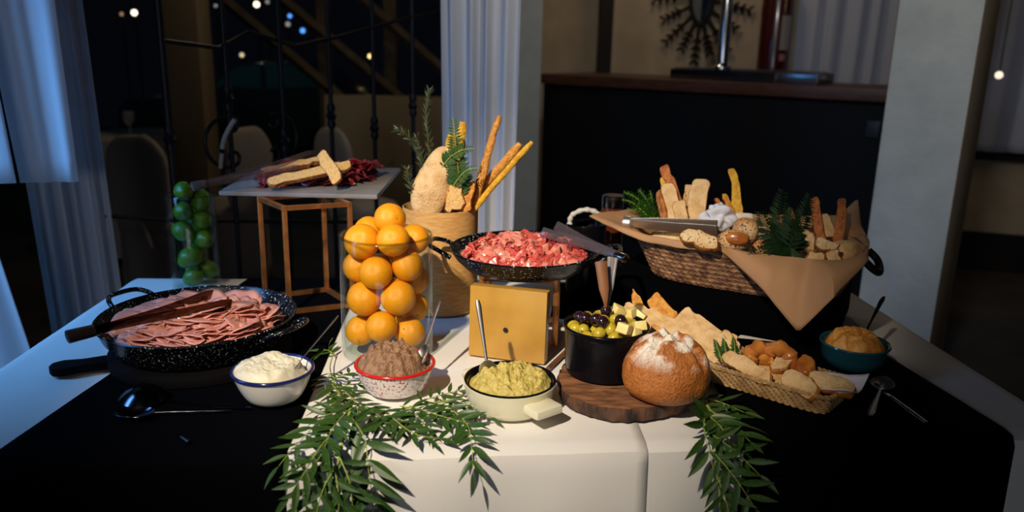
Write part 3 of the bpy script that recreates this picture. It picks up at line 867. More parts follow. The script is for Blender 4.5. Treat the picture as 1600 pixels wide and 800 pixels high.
rnd = random.Random(11)
HAMS = [slice_mesh('ham_slice', rnd.uniform(0.046, 0.058), rnd.uniform(0.0025, 0.005), 20 + k, HAM, 0.0027, nr=5, na=30, over=0.92) for k in range(6)]
def where(x, y, r):
    if math.hypot(x, y) < 0.42 * r:
        return 'in the middle of'
    return ('at the right side of', 'at the back of', 'at the left side of', 'at the front of')[int(((math.atan2(y, x) + PI / 4) % (2 * PI)) / (PI / 2)) % 4]
def ham(x, y, z, yaw, tilt, roll=0.0):
    e = Euler((roll, tilt, yaw), 'XYZ')
    HL = 'thin folded slice of pink ham %s the wide ham pan' % where(x, y, 0.17) if z > 0.027 else 'pink ham slice buried under the others in the wide ham pan'
    slice_obj('ham_slice', rnd.choice(HAMS), (PAN1[0] + x, PAN1[1] + y, PAN1[2] + z), e, HL, 'ham slices in the pan', 0.0014)
# bottom bed, then shingled rings whose folds face outwards, then a loose top
for k in range(14):
    a = 2 * PI * k / 14
    ham(0.075 * math.cos(a), 0.075 * math.sin(a), 0.018 + 0.004 * (k % 3), a + rnd.uniform(-.3, .3), -0.1)
for ring, (rad, n, z) in enumerate(((0.118, 44, 0.030), (0.124, 46, 0.042), (0.116, 46, 0.052), (0.088, 38, 0.058), (0.055, 24, 0.063), (0.025, 10, 0.067))):
    for k in range(n):
        a = 2 * PI * k / n + 0.3 * ring
        q = rad * rnd.uniform(0.92, 1.06)
        ham(q * math.cos(a), q * math.sin(a), z + rnd.uniform(-0.004, 0.005), a + rnd.choice((0.0, 0.0, PI, PI / 2)) + rnd.uniform(-0.6, 0.6), rnd.uniform(0.0, 0.34) if ring < 3 else rnd.uniform(-0.12, 0.2), rnd.uniform(-0.18, 0.18))
for k in range(5):
    ham(rnd.uniform(-.03, .03), rnd.uniform(-.03, .03), 0.070 + 0.002 * k, rnd.uniform(0, 6.3), rnd.uniform(-.2, .2), rnd.uniform(-.2, .2))

SALS = [slice_mesh('salami_slice', rnd.uniform(0.026, 0.033), rnd.uniform(0.0014, 0.0030), 60 + k, (SALAMI, SALAMI_PALE, SALAMI, SALAMI_DARK, SALAMI_PALE, SALAMI)[k % 6], 0.0058, nr=4, na=26) for k in range(12)]
def sal(x, y, z, yaw, tilt, roll=0.0):
    SL = 'thin ruffled slice of red salami %s the raised pan' % where(x, y, 0.14) if z > 0.023 else 'red salami slice buried under the others in the raised pan'
    slice_obj('salami_slice', rnd.choice(SALS), (PAN2[0] + x, PAN2[1] + y, PAN2[2] + z), Euler((roll, tilt, yaw), 'XYZ'), SL, 'salami slices in the pan', 0.0011)
for k in range(22):
    a = 2 * PI * k / 22
    q = 0.075 if k % 2 else 0.04
    sal(q * math.cos(a), q * math.sin(a), 0.016 + 0.004 * (k % 3), a, -0.1)
# tightly packed standing slices in curved rows, their thin edges up
for ring in range(10):
    rad = 0.133 - 0.014 * ring
    n = max(3, int(2 * PI * rad / 0.0205))
    for k in range(n):
        a = 2 * PI * k / n + 0.37 * ring
        q = rad + rnd.uniform(-0.005, 0.005)
        x, y = q * math.cos(a), q * math.sin(a)
        sw = 1.1 * noise.noise(Vector((x * 14, y * 14, 3.0)))
        tilt = rnd.uniform(0.75, 1.35) if rnd.random() < 0.72 else -rnd.uniform(0.7, 1.2)
        if ring == 0:
            tilt = rnd.uniform(0.45, 0.8)
        sal(x, y, 0.030 + 0.0014 * min(ring, 6) + rnd.uniform(-0.003, 0.003), a + sw + rnd.uniform(-0.25, 0.25), tilt, rnd.uniform(-0.25, 0.25))
for k in range(14):
    a, q = rnd.uniform(0, 2 * PI), 0.10 * math.sqrt(rnd.random())
    sal(q * math.cos(a), q * math.sin(a), 0.054 - 0.06 * q + rnd.uniform(0, 0.004), rnd.uniform(0, 6.3), rnd.uniform(-0.3, 0.4), rnd.uniform(-0.3, 0.3))

# ---------------------------------------------------------------- tongs
def tongs(name, label, hinge, tips, m, hm, width, thick, spread_up=0.0, scoop=True, hinge_len=0.03):
    """two flat arms joined at a hinge; tips are the two arm ends"""
    t = thing(name, label, 'tongs', hinge)
    h = Vector(hinge)
    for k, tp in enumerate(tips):
        d = Vector(tp) - h
        up = Vector((0, 0, 1))
        side = d.cross(up).normalized()
        n_ = side.cross(d).normalized()
        pts, ws = [], []
        N_ = 14
        for i in range(N_ + 1):
            u = i / N_
            bow = math.sin(PI * min(u * 1.15, 1)) * 0.008 * (1 if k == 0 else -1)
            pts.append(d * u + side * bow)
            w_ = width * (0.75 + 0.25 * u)
            if scoop:
                w_ *= 1 + 0.45 * max(0, (u - 0.72) / 0.28) - (0.5 * max(0, (u - 0.93) / 0.07))
            ws.append(w_)
        vs, fs = [], []
        for p, w_ in zip(pts, ws):
            for a, b in ((-1, -1), (1, -1), (1, 1), (-1, 1)):
                vs.append(p + side * a * w_ / 2 * 0.55 + n_ * (b * thick / 2 + a * w_ * 0.42))
        for i in range(N_):
            for q in range(4):
                fs.append((i * 4 + q, i * 4 + (q + 1) % 4, i * 4 + 4 + (q + 1) % 4, i * 4 + 4 + q))
        fs += [(3, 2, 1, 0), tuple(N_ * 4 + q for q in range(4))]
        MB().add(vs, fs).build('arm', m, t, bevel=thick * 0.3, fixn=True)
    d = (Vector(tips[0]) + Vector(tips[1])) / 2 - h
    d.normalize()
    MB().tube([-d * hinge_len * 0.6, d * hinge_len], [width * 0.62, width * 0.55], 14, flat=0.8).build('hinge', hm, t, bevel=0.002, fixn=True)
    return t
tongs('serving_tongs', 'smoked brown plastic tongs with a dark hinge lying across the ham', (-0.819, 1.415, 0.866), ((-0.648, 1.645, 0.877), (-0.585, 1.585, 0.877)), SMOKED, mat('dark_brown_plastic', (0.02, 0.012, 0.010, 1), 0.3), 0.026, 0.004)
tongs('serving_tongs', 'clear acrylic tongs with a steel-grey hinge lying across the salami', (0.240, 1.680, 0.970), ((0.067, 1.800, 0.996), (0.103, 1.870, 0.996)), ACRYLIC, DARK_STEEL, 0.020, 0.006, hinge_len=0.018, scoop=False)
tongs('serving_tongs', 'clear acrylic tongs lying on the dark cured beef of the stone slab', (-0.776, 1.930, 1.064), ((-0.534, 2.130, 1.121), (-0.547, 2.030, 1.095)), ACRYLIC, ACRYLIC, 0.024, 0.004, hinge_len=0.02)

# ================================================================ copper stand with the stone slab
def copper_stand(label, corners, z0, z1, r):
    cx = sum(c[0] for c in corners) / 4
    cy = sum(c[1] for c in corners) / 4
    st = thing('copper_stand', label, 'stand', (cx, cy, z0))
    cs = [Vector((c[0] - cx, c[1] - cy, 0)) for c in corners]
    h = z1 - z0
    a0 = math.atan2((cs[1] - cs[0]).y, (cs[1] - cs[0]).x)
    for c in cs:
        MB().box((-r, -r, 0), (r, r, h)).build('leg', COPPER, st, c, (0, 0, a0), bevel=0.001, fixn=True)
    for zz, nm in ((r, 'bottom_rail'), (h - r, 'top_rail')):
        for k in range(4):
            a, b = cs[k], cs[(k + 1) % 4]
            d = (b - a)
            L_ = d.length
            MB().box((r, -r * 0.9, -r * 0.9), (L_ - r, r * 0.9, r * 0.9)).build(nm, COPPER, st, a + Vector((0, 0, zz)), (0, 0, math.atan2(d.y, d.x)), smooth=False)
    return st
copper_stand('tall square copper-framed stand carrying the stone slab', ((-0.548, 1.870), (-0.405, 1.935), (-0.500, 2.062), (-0.643, 1.985)), T, 1.030, 0.006)
sl = thing('stone_slab', 'grey stone slab with cured beef and flatbread on the tall copper stand', 'slab', (-0.552, 2.13, 1.0305))
MB().box((-0.190, -0.150, 0), (0.212, 0.225, 0.011)).build('slab', MARBLE, sl, rot=(R(2.0), 0, R(-1)), loc=(0, 0, 0.005), bevel=0.002, fixn=True)
SZ = 1.048
copper_stand('low square copper-framed stand under the salami pan', ((-0.065, 1.700), (0.100, 1.690), (0.112, 1.850), (-0.055, 1.862)), T, 0.9175, 0.0065)

# ochre board leaning in front of the low stand
d = Vector((0.0725 + 0.0905, 1.579 - 1.624, 0))
ob = thing('ochre_board', 'square ochre-yellow board with a small round hole below the salami pan', 'board', (-0.0905, 1.624, T), math.atan2(d.y, d.x))
brd = MB().box((0, 0, 0), (0.170, 0.030, 0.157)).build('panel', OCHRE, ob, rot=(R(-3), 0, 0), bevel=0.002, fixn=True)
MB().lathe([(0, 0.0005), (0.0045, 0.0005), (0.0055, 0.0), (0.0045, -0.001), (0, -0.0012)], 20).build('hole', mat('dark_hole', (0.01, 0.006, 0.003, 1), 0.9), ob, (0.083, -0.0008, 0.068), (PI / 2 + R(-3), 0, 0))
# legs peeping out beside the board are the stand's; a brown wooden stick lies on the cloth
st = MB().tube([(0.080, 1.548, 0.761), (0.136, 1.676, 0.761)], 0.005, 8).build('wooden_stick', SPOON_WOOD)
tag(st, 'thin brown wooden stick on the white cloth between ochre board and black pot', 'stick')

# cured beef on the slab
BEEF = [slice_mesh('beef_slice', rnd.uniform(0.030, 0.042), rnd.uniform(0.003, 0.006), 90 + k, CURED, 0.005, nr=4, na=20) for k in range(5)]
def slab_pt(px_x, y): return (px_x, y, SZ + (y - 2.13) * 0.035)
for k in range(58):
    t_ = rnd.random()
    x = -0.655 + 0.255 * t_ + rnd.uniform(-0.02, 0.02)
    y = 2.10 + 0.05 * t_ + rnd.uniform(-0.05, 0.06)
    z = SZ + (y - 2.13) * 0.035 + rnd.uniform(0.002, 0.020 + 0.018 * t_)
    slice_obj('beef_slice', rnd.choice(BEEF), (x, y, z), Euler((rnd.uniform(-.5, .5), rnd.uniform(-.4, .7), rnd.uniform(0, 6.3))), 'thin dark red slice of cured beef at the %s end of the stone slab' % ('left' if t_ < 0.33 else 'middle' if t_ < 0.66 else 'right') if not 0.33 <= t_ < 0.66 else 'thin dark red slice of cured beef in the middle of the stone slab', 'beef slices on the slab', 0.001)

# ================================================================ glass vases of fruit
def vase(label, loc, r, h, wall, base):
    v = thing('glass_vase', label, 'vase', loc)
    MB().lathe([(0, 0), (r - 0.004, 0), (r, 0.004), (r, h - 0.003), (r - wall * 0.5, h), (r - wall, h - 0.003), (r - wall, base), (0, base)], 64).build('vase_body', GLASS, v)
    rimp = [((r - wall * 0.5) * math.cos(a), (r - wall * 0.5) * math.sin(a), h) for a in [2 * PI * k / 64 for k in range(64)]]
    MB().tube(rimp, wall * 0.55, 8, True).build('rim', clear_mat('glass_rim', (0.72, 0.76, 0.72, 1), 0.05, 1.7), v)
    return v
vase('wide clear glass cylinder heaped with oranges in the middle of the table', (-0.268, 1.64, T), 0.0985, 0.263, 0.005, 0.018)
vase('narrow clear glass cylinder filled with green limes at the back left of the table', (-0.862, 2.09, T), 0.063, 0.255, 0.004, 0.008)
ORANGES = [(-0.2609, 1.6546, 1.0500, 0.0341), (-0.3123, 1.6068, 1.0117, 0.0371), (-0.2444, 1.5868, 1.0204, 0.0343), (-0.2099, 1.6549, 1.0070, 0.0325), (-0.3119, 1.6810, 1.0160, 0.0325), (-0.2816, 1.5841, 0.9506, 0.0350), (-0.2185, 1.6074, 0.9616, 0.0332), (-0.3265, 1.6361, 0.9487, 0.0338), (-0.3104, 1.6039, 0.8879, 0.0368), (-0.2369, 1.5946, 0.8945, 0.0375), (-0.2109, 1.6562, 0.9174, 0.0331), (-0.2714, 1.5811, 0.8339, 0.0335), (-0.3229, 1.6166, 0.8118, 0.0328), (-0.2161, 1.6104, 0.8118, 0.0328), (-0.2121, 1.6617, 0.8520, 0.0325), (-0.2504, 1.6974, 0.9790, 0.0325), (-0.2604, 1.6995, 0.8754, 0.0325), (-0.2939, 1.6941, 0.9309, 0.0325), (-0.3191, 1.6715, 0.8754, 0.0325), (-0.2488, 1.6968, 0.8115, 0.0325), (-0.3118, 1.6810, 0.8115, 0.0325)]
LIMES = [(-0.8639, 2.0580, 1.0258, 0.0260), (-0.8306, 2.0846, 0.9958, 0.0261), (-0.8701, 2.0599, 0.9705, 0.0268), (-0.8306, 2.0817, 0.9440, 0.0255), (-0.8770, 2.0630, 0.9156, 0.0272), (-0.8326, 2.0843, 0.8906, 0.0280), (-0.8626, 2.0626, 0.8452, 0.0306), (-0.8584, 2.0573, 0.7901, 0.0251), (-0.8305, 2.0978, 0.8021, 0.0255), (-0.8662, 2.1223, 0.9462, 0.0254), (-0.8715, 2.1210, 0.8941, 0.0256), (-0.8720, 2.1206, 0.8427, 0.0258), (-0.8765, 2.1184, 0.7911, 0.0261)]
OLAB = ['topmost orange crowning the heap above the glass vase', 'large orange at the left of the vase mouth, behind the glass rim', 'orange at the front middle of the vase mouth, under the topmost one',
        'orange at the right of the vase mouth, rising above the rim', 'orange at the back left of the vase mouth, mostly hidden', 'orange at the front of the vase, directly below the rim, second row',
        'orange in the second row of the vase, at the right', 'orange in the second row of the vase, far left, half hidden', 'large orange at the left of the third row in the vase', 'large orange at the middle right of the third row in the vase',
        'orange at the right wall of the vase between second and third row', 'front orange of the bottom row in the vase, behind the brown pate', 'orange at the bottom left of the vase', 'orange at the bottom right of the vase', 'orange at the right wall just above the bottom row of the vase']
def orange_mesh():
    m = MB()
    m.blob(1, 1, 0.97, 36, 22, 0.02, 1.5, 4)
    vs = []
    for v in m.v:
        x, y, z = v
        rr = math.hypot(x, y)
        if z > 0 and rr < 0.25:
            z -= 0.06 * (1 - rr / 0.25) ** 2
        vs.append((x, y, z))
    m.v = vs
    return m.mesh('orange', ORANGE)
om = orange_mesh()
nubm = MB().lathe([(0, 0.94), (0.055, 0.945), (0.07, 0.93), (0.04, 0.915), (0, 0.91)], 10).mesh('stem_button', mat('stem_button', (0.28, 0.22, 0.05, 1), 0.7))
rnd = random.Random(5)
for k, (x, y, z, r) in enumerate(ORANGES):
    o = put('orange', om, None, (x, y, z), (rnd.uniform(0, 6), rnd.uniform(0, 6), rnd.uniform(0, 6)), (r, r, r))
    tag(o, OLAB[k] if k < 15 else 'whole orange hidden at the back of the vase heap behind other oranges', 'orange', 'oranges in the vase')
    put('stem_button', nubm, o)
LLAB = ['topmost lime under the hinge of the clear tongs', 'upper right lime in the narrow vase, below the stone slab', 'bright lime at the left of the second row in the narrow vase', 'dim lime at the right wall of the vase, second row', 'shaded lime at the left wall, halfway down the vase',
        'lime at the right wall of the vase, halfway down', 'large bright lime low in the narrow vase', 'lowest lime in the narrow vase, just above the ham pan']
lmm = MB()
lmm.blob(1, 1, 1, 28, 18, 0.03, 1.5, 6)
lmm.v = [(x, y, z * 1.12 + (0.14 * math.copysign(1, z) * max(0, abs(z) - 0.86) / 0.14)) for x, y, z in lmm.v]
lm = lmm.mesh('lime', LIME)
for k, (x, y, z, r) in enumerate(LIMES):
    o = put('lime', lm, None, (x, y, z), (rnd.uniform(0, 6), rnd.uniform(0, 6), rnd.uniform(0, 6)), (r * 0.97,) * 3)
    tag(o, LLAB[k] if k < 8 else 'lime hidden at the back of the narrow vase', 'lime', 'limes in the vase')

# ================================================================ bowls and dips
def mound(name, label, loc, r, h, m, seed, amp, freq, peak=(0, 0), pw=2.0, ridge=0.0, cat='dip', z0=0.0):
    def fn(a, b):
        q = r * b
        an = 2 * PI * a
        x, y = q * math.cos(an), q * math.sin(an)
        d = math.hypot(x - peak[0] * min(1, 1), y - peak[1]) / r
        hh = h * max(0.0, 1 - d ** pw * 0.92) if d < 1.04 else h * 0.06
        edge = 1 - b ** 8
        nz = fbm(x * freq, y * freq, seed, 4) * amp + ridge * abs(noise.noise(Vector((x * freq * 0.6, y * freq * 0.6, seed + 3))))
        return (x * (1 + 0.05 * fbm(an, seed, 1)), y * (1 + 0.05 * fbm(an, seed, 1)), z0 + hh + nz * edge)
    g = MB().grid(fn, 128, 60, True)
    n = len(g.v)
    g.add([(0, 0, z0 - 0.004)] + [g.v[n - 128 + i] for i in range(128)], [(0, 1 + (i + 1) % 128, 1 + i) for i in range(128)])
    o = g.build(name, m, loc=loc)
    return tag(o, label, cat)

def rim_ring(parent, r, z, t, m, name='rim'):
    return MB().tube([(r * math.cos(a), r * math.sin(a), z) for a in [2 * PI * k / 72 for k in range(72)]], t, 10, True).build(name, m, parent)

def bowl(label, loc, r, rb, h, body_m, rim_m, p=0.55):
    b = thing('enamel_bowl', label, 'bowl', loc)
    out = [(0, 0), (rb - 0.004, 0), (rb, 0.002)]
    N_ = 14
    for i in range(1, N_ + 1):
        u = i / N_
        out.append((rb + (r - rb) * u ** p, 0.002 + (h - 0.002) * u))
    inn = [(rr - 0.0035, z + 0.002) for rr, z in reversed(out[3:-1])]
    MB().lathe(out + [(r - 0.0035, h)] + inn + [(rb - 0.008, 0.006), (0, 0.006)], 64).build('bowl_body', body_m, b)
    rim_ring(b, r - 0.0008, h, 0.0034, rim_m)
    return b

def shaft(P, a, b, r0, r1, flat, m, name='handle', up=None, sag=0.0):
    a, b = Vector(a), Vector(b)
    pts = [a.lerp(b, i / 10) + Vector((0, 0, -sag * math.sin(PI * i / 10))) for i in range(11)]
    rr = [r0 + (r1 - r0) * (i / 10) ** 1.5 for i in range(11)]
    rr[-1] *= 0.6
    return MB().tube(pts, rr, 12, flat=flat, up=up).build(name, m, P)

def spoon(name, label, cat, bowl_c, end, m, up=(0, 0, 1), bl=0.030, bw=0.019, hr=(0.0028, 0.006), depth=0.011, group=None, hm=None, sag=0.0):
    """spoon with its bowl centre at bowl_c and the tip of its handle at end"""
    c, e = Vector(bowl_c), Vector(end)
    s = thing(name, label, cat, bowl_c, 0, group)
    d = (e - c).normalized()
    upv = Vector(up)
    upv = (upv - d * upv.dot(d)).normalized()
    sd = d.cross(upv)
    def fn(u, v):
        a = 2 * PI * u
        q = math.sin(v * PI / 2)
        x, y = q * math.cos(a), q * math.sin(a)
        egg = 1 + 0.18 * x
        return tuple(-d * x * bl * -1 + sd * y * bw * egg - upv * depth * (1 - q * q) + upv * 0.002)
    o = MB().grid(fn, 28, 10, True).build('spoon_bowl', m, s)
    solid(o, 0.0012)
    shaft(s, d * bl * 0.96 + upv * 0.001, e - c, hr[0], hr[1], 0.35, hm or m, up=upv, sag=sag)
    return s

WB = (-0.441, 1.378, T + 0.003)
bowl('white enamel bowl with a navy rim, full of cream cheese, on the black runner', WB, 0.0735, 0.040, 0.060, ENAMEL_WHITE, RIM_BLUE)
mound('cream_cheese', 'thick pale cream cheese heaped in the white bowl with the navy rim', (WB[0] - 0.004, WB[1], WB[2] + 0.046), 0.0655, 0.028, CREAM_CHEESE, 2, 0.009, 30, (-0.005, 0.0), 7.0, 0.010)
spoon('table_spoon', 'steel spoon standing in the cream cheese bowl, leaning to the right', 'spoon', (-0.405, 1.375, 0.816), (-0.344, 1.500, 0.884), SPOON_STEEL, up=(-0.5, 0, 0.5), bl=0.026, bw=0.017)
RB = (-0.221, 1.431, T + 0.001)
bowl('white enamel bowl with red flecks and a red rim, full of brown pate', RB, 0.0755, 0.043, 0.057, ENAMEL_RED_FLECK, RIM_RED, 0.45)
mound('pate', 'coarse brown pate heaped high in the red-rimmed bowl', (RB[0] - 0.002, RB[1], RB[2] + 0.042), 0.069, 0.046, PATE, 5, 0.011, 62, (-0.008, 0.006), 3.0, 0.016)
spoon('table_spoon', 'steel spoon standing at the right side of the brown pate', 'spoon', (-0.172, 1.448, 0.822), (-0.144, 1.535, 0.909), SPOON_STEEL, up=(-0.6, -0.2, 0.5), bl=0.026, bw=0.017)

CB = (0.001, 1.375, T + 0.001)
cb = thing('cream_pot', 'cream enamel pot with black rim and stub handles, full of yellow-green dip', 'pot', CB)
r, h = 0.0865, 0.053
MB().lathe([(0, 0), (0.066, 0), (0.072, 0.003), (0.078, 0.012), (0.0835, 0.035), (r, h - 0.001), (r - 0.004, h)], 64).build('pot_body', ENAMEL_CREAM, cb)
MB().lathe([(r - 0.0015, h - 0.0005), (r - 0.001, h + 0.002), (r - 0.004, h + 0.003), (r - 0.007, h - 0.001), (0.077, 0.03), (0.068, 0.008), (0, 0.006)], 64).build('black_lining', ENAMEL_JET, cb)
for a in (-52, 128):
    hm_ = MB().box((0.076, -0.030, 0.014), (0.118, 0.030, 0.031))
    hm_.build('handle', ENAMEL_CREAM, cb, (0, 0, 0.008), (0, 0, R(a)), bevel=0.006, fixn=True)
mound('yellow_dip', 'chunky yellow-green dip heaped in the cream pot', (CB[0], CB[1], CB[2] + 0.040), 0.0765, 0.026, GUAC, 8, 0.010, 68, (0.008, 0.004), 2.8, 0.018)
spoon('table_spoon', 'steel spoon standing in the yellow-green dip, leaning on the ochre board', 'spoon', (-0.040, 1.405, 0.808), (-0.064, 1.452, 0.939), SPOON_STEEL, up=(0.15, -1, 0.2), bl=0.026, bw=0.017)

# ---------------------------------------------------------------- wood slice, olive pot, loaf
bd = thing('wood_slice', 'slice of tree trunk with dark bark edge under the black pot and the loaf', 'board', (0.235, 1.455, T))
N_ = 72
def edge_r(a): return 1 + 0.05 * math.sin(2 * a + 0.6) + 0.035 * math.sin(3 * a + 2) + 0.045 * fbm(3 * math.cos(a), 3 * math.sin(a), 2)
topv = MB().grid(lambda u, v: ((0.139 * v) * edge_r(2 * PI * u) * math.cos(2 * PI * u), (0.148 * v) * edge_r(2 * PI * u) * math.sin(2 * PI * u), 0.0285 + 0.0012 * fbm(v * 3 * math.cos(2 * PI * u), v * 3 * math.sin(2 * PI * u))), N_, 10, True)
topv.build('sawn_face', SAWN, bd)
def bark(u, v):
    a = 2 * PI * u
    q = edge_r(a) * (1.0 + 0.02 * math.sin(PI * v) + 0.030 * fbm(9 * math.cos(a), 9 * math.sin(a), v * 1.2) + 0.012 * noise.noise(Vector((40 * math.cos(a), 40 * math.sin(a), v))))
    q *= 1.0 - 0.05 * (1 - v)
    return (0.140 * q * math.cos(a), 0.149 * q * math.sin(a), 0.0295 * v + 0.0005)
MB().grid(bark, N_ * 2, 6, True).build('bark_edge', BARK, bd)
PZ = T + 0.031
BP = (0.188, 1.480, PZ)
bp_ = thing('black_pot', 'black enamel pot of olives and cheese cubes on the wood slice', 'pot', BP)
MB().lathe([(0, 0), (0.070, 0), (0.076, 0.004), (0.0785, 0.02), (0.0815, 0.085), (0.084, 0.096), (0.083, 0.099), (0.0795, 0.097), (0.077, 0.085), (0.073, 0.01), (0, 0.007)], 64).build('pot_body', ENAMEL_JET, bp_)
rim_ring(bp_, 0.082, 0.0965, 0.0032, ENAMEL_JET)
oliv = MB().blob(0.0115, 0.0115, 0.0135, 18, 12, 0.0008, 60, 1).mesh('olive', GREEN_OLIVE)
oliv_b = MB().blob(0.0118, 0.0118, 0.0132, 18, 12, 0.0008, 60, 2).mesh('olive', BLACK_OLIVE)
pit = MB().lathe([(0, 0.0136), (0.0022, 0.0134), (0.003, 0.0125), (0, 0.0118)], 8).mesh('pit_hole', mat('olive_hole', (0.20, 0.10, 0.01, 1), 0.5))
chs = MB().box((-0.0115, -0.0115, -0.009), (0.0115, 0.0115, 0.009)).mesh('cheese_cube', CHEESE, bevel=0.0012, fixn=True)
spots = []
def free(x, y, z, dmin):
    return all((x - a) ** 2 + (y - b) ** 2 + ((z - c) * 1.0) ** 2 > dmin ** 2 for a, b, c in spots)
BLK = [(0.147, 1.482, 0.897), (0.166, 1.461, 0.902), (0.190, 1.507, 0.904), (0.176, 1.441, 0.904), (0.212, 1.453, 0.902), (0.136, 1.500, 0.893)]
BLAB = ['leftmost but one of the glossy black olives in the pot', 'black olive in the middle of the pot, beside the wooden server', 'black olive at the back, touching the foot of the wooden server', 'black olive at the front of the dark cluster, left of the cheese', 'glossy black olive lying among the cheese cubes', 'leftmost of the black olives in the pot']
for p, l in zip(BLK, BLAB):
    o = put('black_olive', oliv_b, None, p, (rnd.uniform(0, 6), rnd.uniform(0, 6), 0))
    tag(o, l, 'olive', 'black olives in the pot')
    spots.append(p)
CHP = [((0.217, 1.530, 0.898), 0.4), ((0.214, 1.413, 0.902), 1.0), ((0.247, 1.446, 0.896), 0.2), ((0.235, 1.430, 0.886), 0.7), ((0.241, 1.533, 0.892), 0.9), ((0.263, 1.538, 0.884), 1.2)]
CLAB = ['cheese cube at the back of the olive pot, behind the single black olive', 'cheese cube at the front of the olive pot, tilted on the olives', 'cheese cube at the right front of the olive pot', 'half sunken cheese cube at the right front rim of the pot', 'cheese cube between the two back ones in the olive pot', 'cheese cube at the right back rim of the olive pot']
for (p, a), l in zip(CHP, CLAB):
    o = put('cheese_cube', chs, None, p, (rnd.uniform(-.5, .5), rnd.uniform(-.5, .5), a))
    tag(o, l, 'cheese', 'cheese cubes in the pot')
    spots.append(p)
n_ol = 0
for layer, zb in ((0, 0.090), (1, 0.074)):
    tries = 0
    while tries < 4000 and n_ol < (46 if layer == 0 else 80):
        tries += 1
        a, q = rnd.uniform(0, 2 * PI), 0.066 * math.sqrt(rnd.random())
        x, y = BP[0] + q * math.cos(a), BP[1] + q * math.sin(a)
        z = PZ + zb + 0.016 * (1 - (q / 0.066) ** 2) + rnd.uniform(-0.003, 0.003)
        if layer == 0 and (x - BP[0]) * 0.9 - (y - BP[1]) * 0.4 > 0.042:
            continue
        if free(x, y, z, 0.0212):
            spots.append((x, y, z))
            o = put('green_olive', oliv, None, (x, y, z), (rnd.uniform(0, 6), rnd.uniform(0, 6), rnd.uniform(0, 6)))
            tag(o, 'plump yellow-green olive %s the heap in the black pot' % where(x - BP[0], y - BP[1], 0.07) if layer == 0 else 'green olive buried under the others in the black pot', 'olive', 'green olives in the pot')
            put('pit_hole', pit, o)
            n_ol += 1
# two slim servers stuck in the olives
ws = thing('wooden_server', 'slim tapering wooden server standing upright in the olives', 'spoon', (0.187, 1.500, 0.921))
a, b = Vector((0.187, 1.500, 0.921)), Vector((0.177, 1.530, 1.000))
MB().tube([Vector((0, 0, -0.03)), Vector((0, 0, 0)), (b - a) * 0.35, (b - a)], [0.003, 0.0035, 0.010, 0.0125], 14, flat=0.3, up=(0, 1, 0)).build('blade', SPOON_WOOD, ws)
cs = thing('clear_server', 'slim clear plastic server standing upright in the olives', 'spoon', (0.192, 1.520, 0.910))
a, b = Vector((0.192, 1.520, 0.910)), Vector((0.204, 1.560, 1.001))
MB().tube([Vector((0, 0, -0.03)), Vector((0, 0, 0)), (b - a) * 0.4, (b - a)], [0.003, 0.004, 0.009, 0.011], 14, flat=0.3, up=(0, 1, 0)).build('blade', clear_mat('frosted_clear', (0.62, 0.62, 0.58, 1), 0.15, 1.8, 0.2), cs)

# round floured loaf
lf = thing('bread_loaf', 'round crusty loaf dusted with flour, its top slashed crosswise, on the wood slice', 'bread', (0.291, 1.378, PZ), R(20))
def loaf(u, v):
    la = -PI / 2 * 0.55 + (PI / 2 + PI / 2 * 0.55) * v
    lo = 2 * PI * u
    ca, sa = math.cos(la), math.sin(la)
    ca_ = ca ** 0.82 if ca > 0 else 0
    x, y = 0.083 * ca_ * math.cos(lo), 0.078 * ca_ * math.sin(lo)
    z = 0.036 + (0.076 if sa > 0 else 0.048) * sa
    q = math.hypot(x, y) / 0.08
    bump_ = 0
    for ang, off in ((R(38), 0.006), (R(118), -0.004), (R(165), 0.02)):
        dd = x * math.sin(ang) - y * math.cos(ang) + off + 0.003 * noise.noise(Vector((x * 40, y * 40, ang)))
        if sa > 0.1:
            wgt = min(1, (sa - 0.1) / 0.4)
            bump_ += wgt * (-0.0085 * math.exp(-(dd / 0.006) ** 2) + 0.0055 * math.exp(-((abs(dd) - 0.014) / 0.007) ** 2))
    k = 1 + 0.035 * fbm(x * 22, y * 22, z * 22, 3)
    return (x * k, y * k, max(0.0, z * (1 + 0.02 * fbm(x * 30, y * 30, 4)) + bump_))
MB().grid(loaf, 120, 64, True).build('crust', LOAF, lf)

# ---------------------------------------------------------------- blue bowl
BB = (0.742, 1.615, T + 0.001)
bb = thing('teal_bowl', 'dark teal glazed bowl of orange dip beside the bread tray', 'bowl', BB)
MB().lathe([(0, 0), (0.048, 0), (0.056, 0.004), (0.066, 0.022), (0.070, 0.046), (0.0725, 0.050), (0.071, 0.0535), (0.066, 0.052), (0.063, 0.045), (0.058, 0.02), (0.04, 0.007), (0, 0.007)], 64).build('bowl_body', TEAL, bb)
mound('orange_dip', 'smooth orange dip heaped in the dark teal bowl', (BB[0], BB[1], BB[2] + 0.040), 0.0605, 0.034, ORANGE_DIP, 12, 0.012, 32, (0.002, 0.0), 3.0, 0.012)
spoon('table_spoon', 'dark spoon standing in the orange dip, leaning away to the right', 'spoon', (0.768, 1.635, 0.812), (0.848, 1.735, 0.875), DARK_STEEL, up=(-0.5, 0, 0.5), bl=0.026, bw=0.017, hr=(0.0032, 0.0085))

